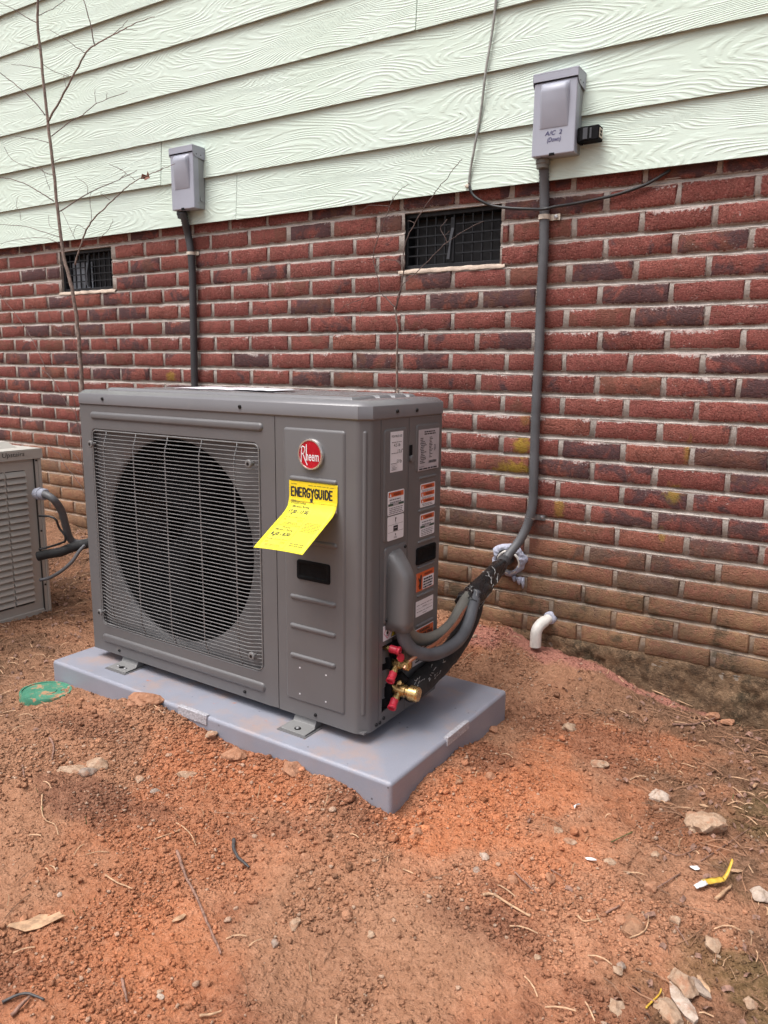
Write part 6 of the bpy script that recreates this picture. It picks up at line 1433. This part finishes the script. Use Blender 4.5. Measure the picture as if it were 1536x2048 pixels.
# ================================================================== CRUMBS OF CLAY, LITTER, TUFTS (uncountable)
def ico(sub, seed):
    V, Fc = rock_mesh(seed, sub); return V * 2.0, Fc
def scatter(name, n, sub, rmin, rmax, power, dens, label, xr, yr, seed, sink=.25, flat=.8, tint=.16):
    r = np.random.default_rng(seed); x = r.uniform(*xr, n * 5); y = r.uniform(*yr, n * 5)
    d = np.clip(dens(x, y), 0, 1); e, nn = padd(x, y)
    inside = (e < .002) & (e > -PAD_W) & (nn > -.002) & (nn < PAD_D)
    keep = (r.random(n * 5) < d) & ~inside & (y < -.012); x = x[keep][:n]; y = y[keep][:n]; n = len(x)
    rad = rmin * (1 - r.random(n) * (1 - (rmin / rmax) ** power)) ** (-1 / power)
    Vs = []; Fs = []; Cs = []; off = 0
    col = soil_color(x, y); z = ground_z(x, y)
    tn = np.clip(1.10 + r.normal(0, tint, (n, 1)), .6, 1.7); col = col * tn
    pale = r.random(n) < .06; col[pale] = col[pale] * .4 + np.array((.55, .42, .32)) * .6
    var = r.integers(0, 6, n)
    for v in range(6):
        V, Fc = ico(sub, 300 + v + sub * 10); ix = np.where(var == v)[0]; k = len(ix)
        if not k: continue
        a = r.uniform(0, 6.28, k); sc = np.stack([rad[ix] * r.uniform(.8, 1.3, k), rad[ix] * r.uniform(.8, 1.3, k), rad[ix] * flat * r.uniform(.7, 1.1, k)], -1)
        P = V[None] * sc[:, None]; ca, sa = np.cos(a)[:, None], np.sin(a)[:, None]
        Q = np.stack([P[..., 0] * ca - P[..., 1] * sa + x[ix][:, None], P[..., 0] * sa + P[..., 1] * ca + y[ix][:, None], P[..., 2] + (z[ix] + rad[ix] * flat * (1 - 2 * sink))[:, None]], -1)
        Vs.append(Q.reshape(-1, 3)); Fs.append((Fc[None] + (np.arange(k) * len(V))[:, None, None] + off).reshape(-1, 3)); Cs.append(np.repeat(col[ix], len(V), 0)); off += k * len(V)
    me = np_mesh(name, np.concatenate(Vs), np.concatenate(Fs)); set_color(me, 'soil', np.concatenate(Cs)); me.materials.append(M['soil'])
    o = bpy.data.objects.new(name, me); COL.objects.link(o); return tag(o, label, name.split('_')[-1], kind='stuff')
def pile(x, y):
    e, n = padd(x, y)
    return np.clip(np.exp(-(np.minimum(n, 0) / .17) ** 2) * sstep(-1.1, -.7, e) * (e < .1) * (n < .02) + np.exp(-(np.maximum(e, 0) / .09) ** 2) * (e > 0) * sstep(-.05, .1, n) * (1 - sstep(.35, .5, n)), 0, 1)
def dens_f(x, y):
    cl = sstep(.47, .66, fbm(x, y, 6.5, 4, 81)); far = .35 + .65 * sstep(-.2, .7, x)
    return (.05 + .75 * cl + .9 * pile(x, y)) * far * (1 - .45 * litter(x, y))
def dens_m(x, y): return .02 + .30 * sstep(.56, .70, fbm(x, y, 5.5, 4, 83)) + 1.0 * pile(x, y) - .05 * litter(x, y)
scatter('clay_crumbs', 60000, 1, .0014, .0052, 2.2, dens_f, 'fine crumbs of orange clay strewn over the bare ground', (-.6, 2.3), (-2.05, -.01), 1)
scatter('clay_lumps', 1500, 2, .0040, .0115, 2.6, dens_m, 'loose lumps of orange clay banked against the pad', (-.2, 2.25), (-1.95, -.02), 2, tint=.2)
def blades(name, n, dens, lab, mat, L0, L1, w, xr, yr, seed, tilt=.12, up=False, cat='straw'):
    r = np.random.default_rng(seed); x = r.uniform(*xr, n * 6); y = r.uniform(*yr, n * 6); e, nn = padd(x, y)
    inside = (e < .01) & (e > -PAD_W - .01) & (nn > -.01) & (nn < PAD_D + .01)
    k = (r.random(n * 6) < dens(x, y)) & ~inside & (y < -.02); x = x[k][:n]; y = y[k][:n]; n = len(x)
    a = r.uniform(0, 6.28, n); L = r.uniform(L0, L1, n); z = ground_z(x, y); V = np.zeros((n, 8, 3)); b = r.uniform(-.25, .25, n)
    for i, t in enumerate((0, .33, .67, 1)):
        if up: px = x + np.cos(a) * L * .45 * t * t; py_ = y + np.sin(a) * L * .45 * t * t; pz_ = z + L * t * (1 - .25 * t)
        else:
            aa = a + b * (t - .5) * 2; px = x + np.cos(aa) * L * (t - .5); py_ = y + np.sin(aa) * L * (t - .5); pz_ = ground_z(px, py_, False) + .003 + r.uniform(0, tilt, n) * .03 * t + .004 * np.sin(t * 3.1)
        ww = w * (1 - .6 * t) if up else w
        for s, sg in ((0, -1), (1, 1)): V[:, i * 2 + s] = np.stack([px - np.sin(a) * ww * sg, py_ + np.cos(a) * ww * sg, pz_ + (ww * .7 * sg if not up else 0)], -1)
    f = np.array([[0, 1, 3, 2], [2, 3, 5, 4], [4, 5, 7, 6]]); F = (f[None] + (np.arange(n) * 8)[:, None, None]).reshape(-1, 4)
    me = np_mesh(name, V.reshape(-1, 3), F); me.materials.append(M[mat]); o = bpy.data.objects.new(name, me); COL.objects.link(o); return tag(o, lab, cat, kind='stuff')
blades('pine_straw', 2600, lambda x, y: litter(x, y) ** 1.5 * .9 + .015, 'brown pine straw strewn over the litter strips', 'needle', .03, .11, .0008, (-1.3, 2.3), (-1.9, -.02), 5)
blades('straw_bits', 900, lambda x, y: .10 + .5 * litter(x, y), 'short pale straw bits scattered over the clay', 'straw', .012, .05, .0009, (-.8, 2.3), (-2.0, -.02), 6)
tf = [PT['tuft'], PT['tuft2'], [.66, -1.47], [.98, -1.63], [.62, -1.47], [.85, -1.47], [1.06, -1.6], [1.93, -.52], [2.0, -.44]]
blades('grass_tufts', 420, lambda x, y: np.clip(sum(np.exp(-((x - a) / .03) ** 2 - ((y - b) / .025) ** 2) for a, b in tf), 0, 1), 'sparse green grass and moss tufts on the clay', 'moss', .006, .022, .0012, (-.4, 2.2), (-1.8, -.3), 7, up=True, cat='grass')
def chips_d(x, y): return litter(x, y)
r0 = np.random.default_rng(9)
blades('bark_flakes', 1500, lambda x, y: litter(x, y) * .9, 'brown bark flakes and leaf fragments in the litter', 'stick', .006, .022, .0032, (-1.2, 2.3), (-1.9, -.02), 8, cat='litter')
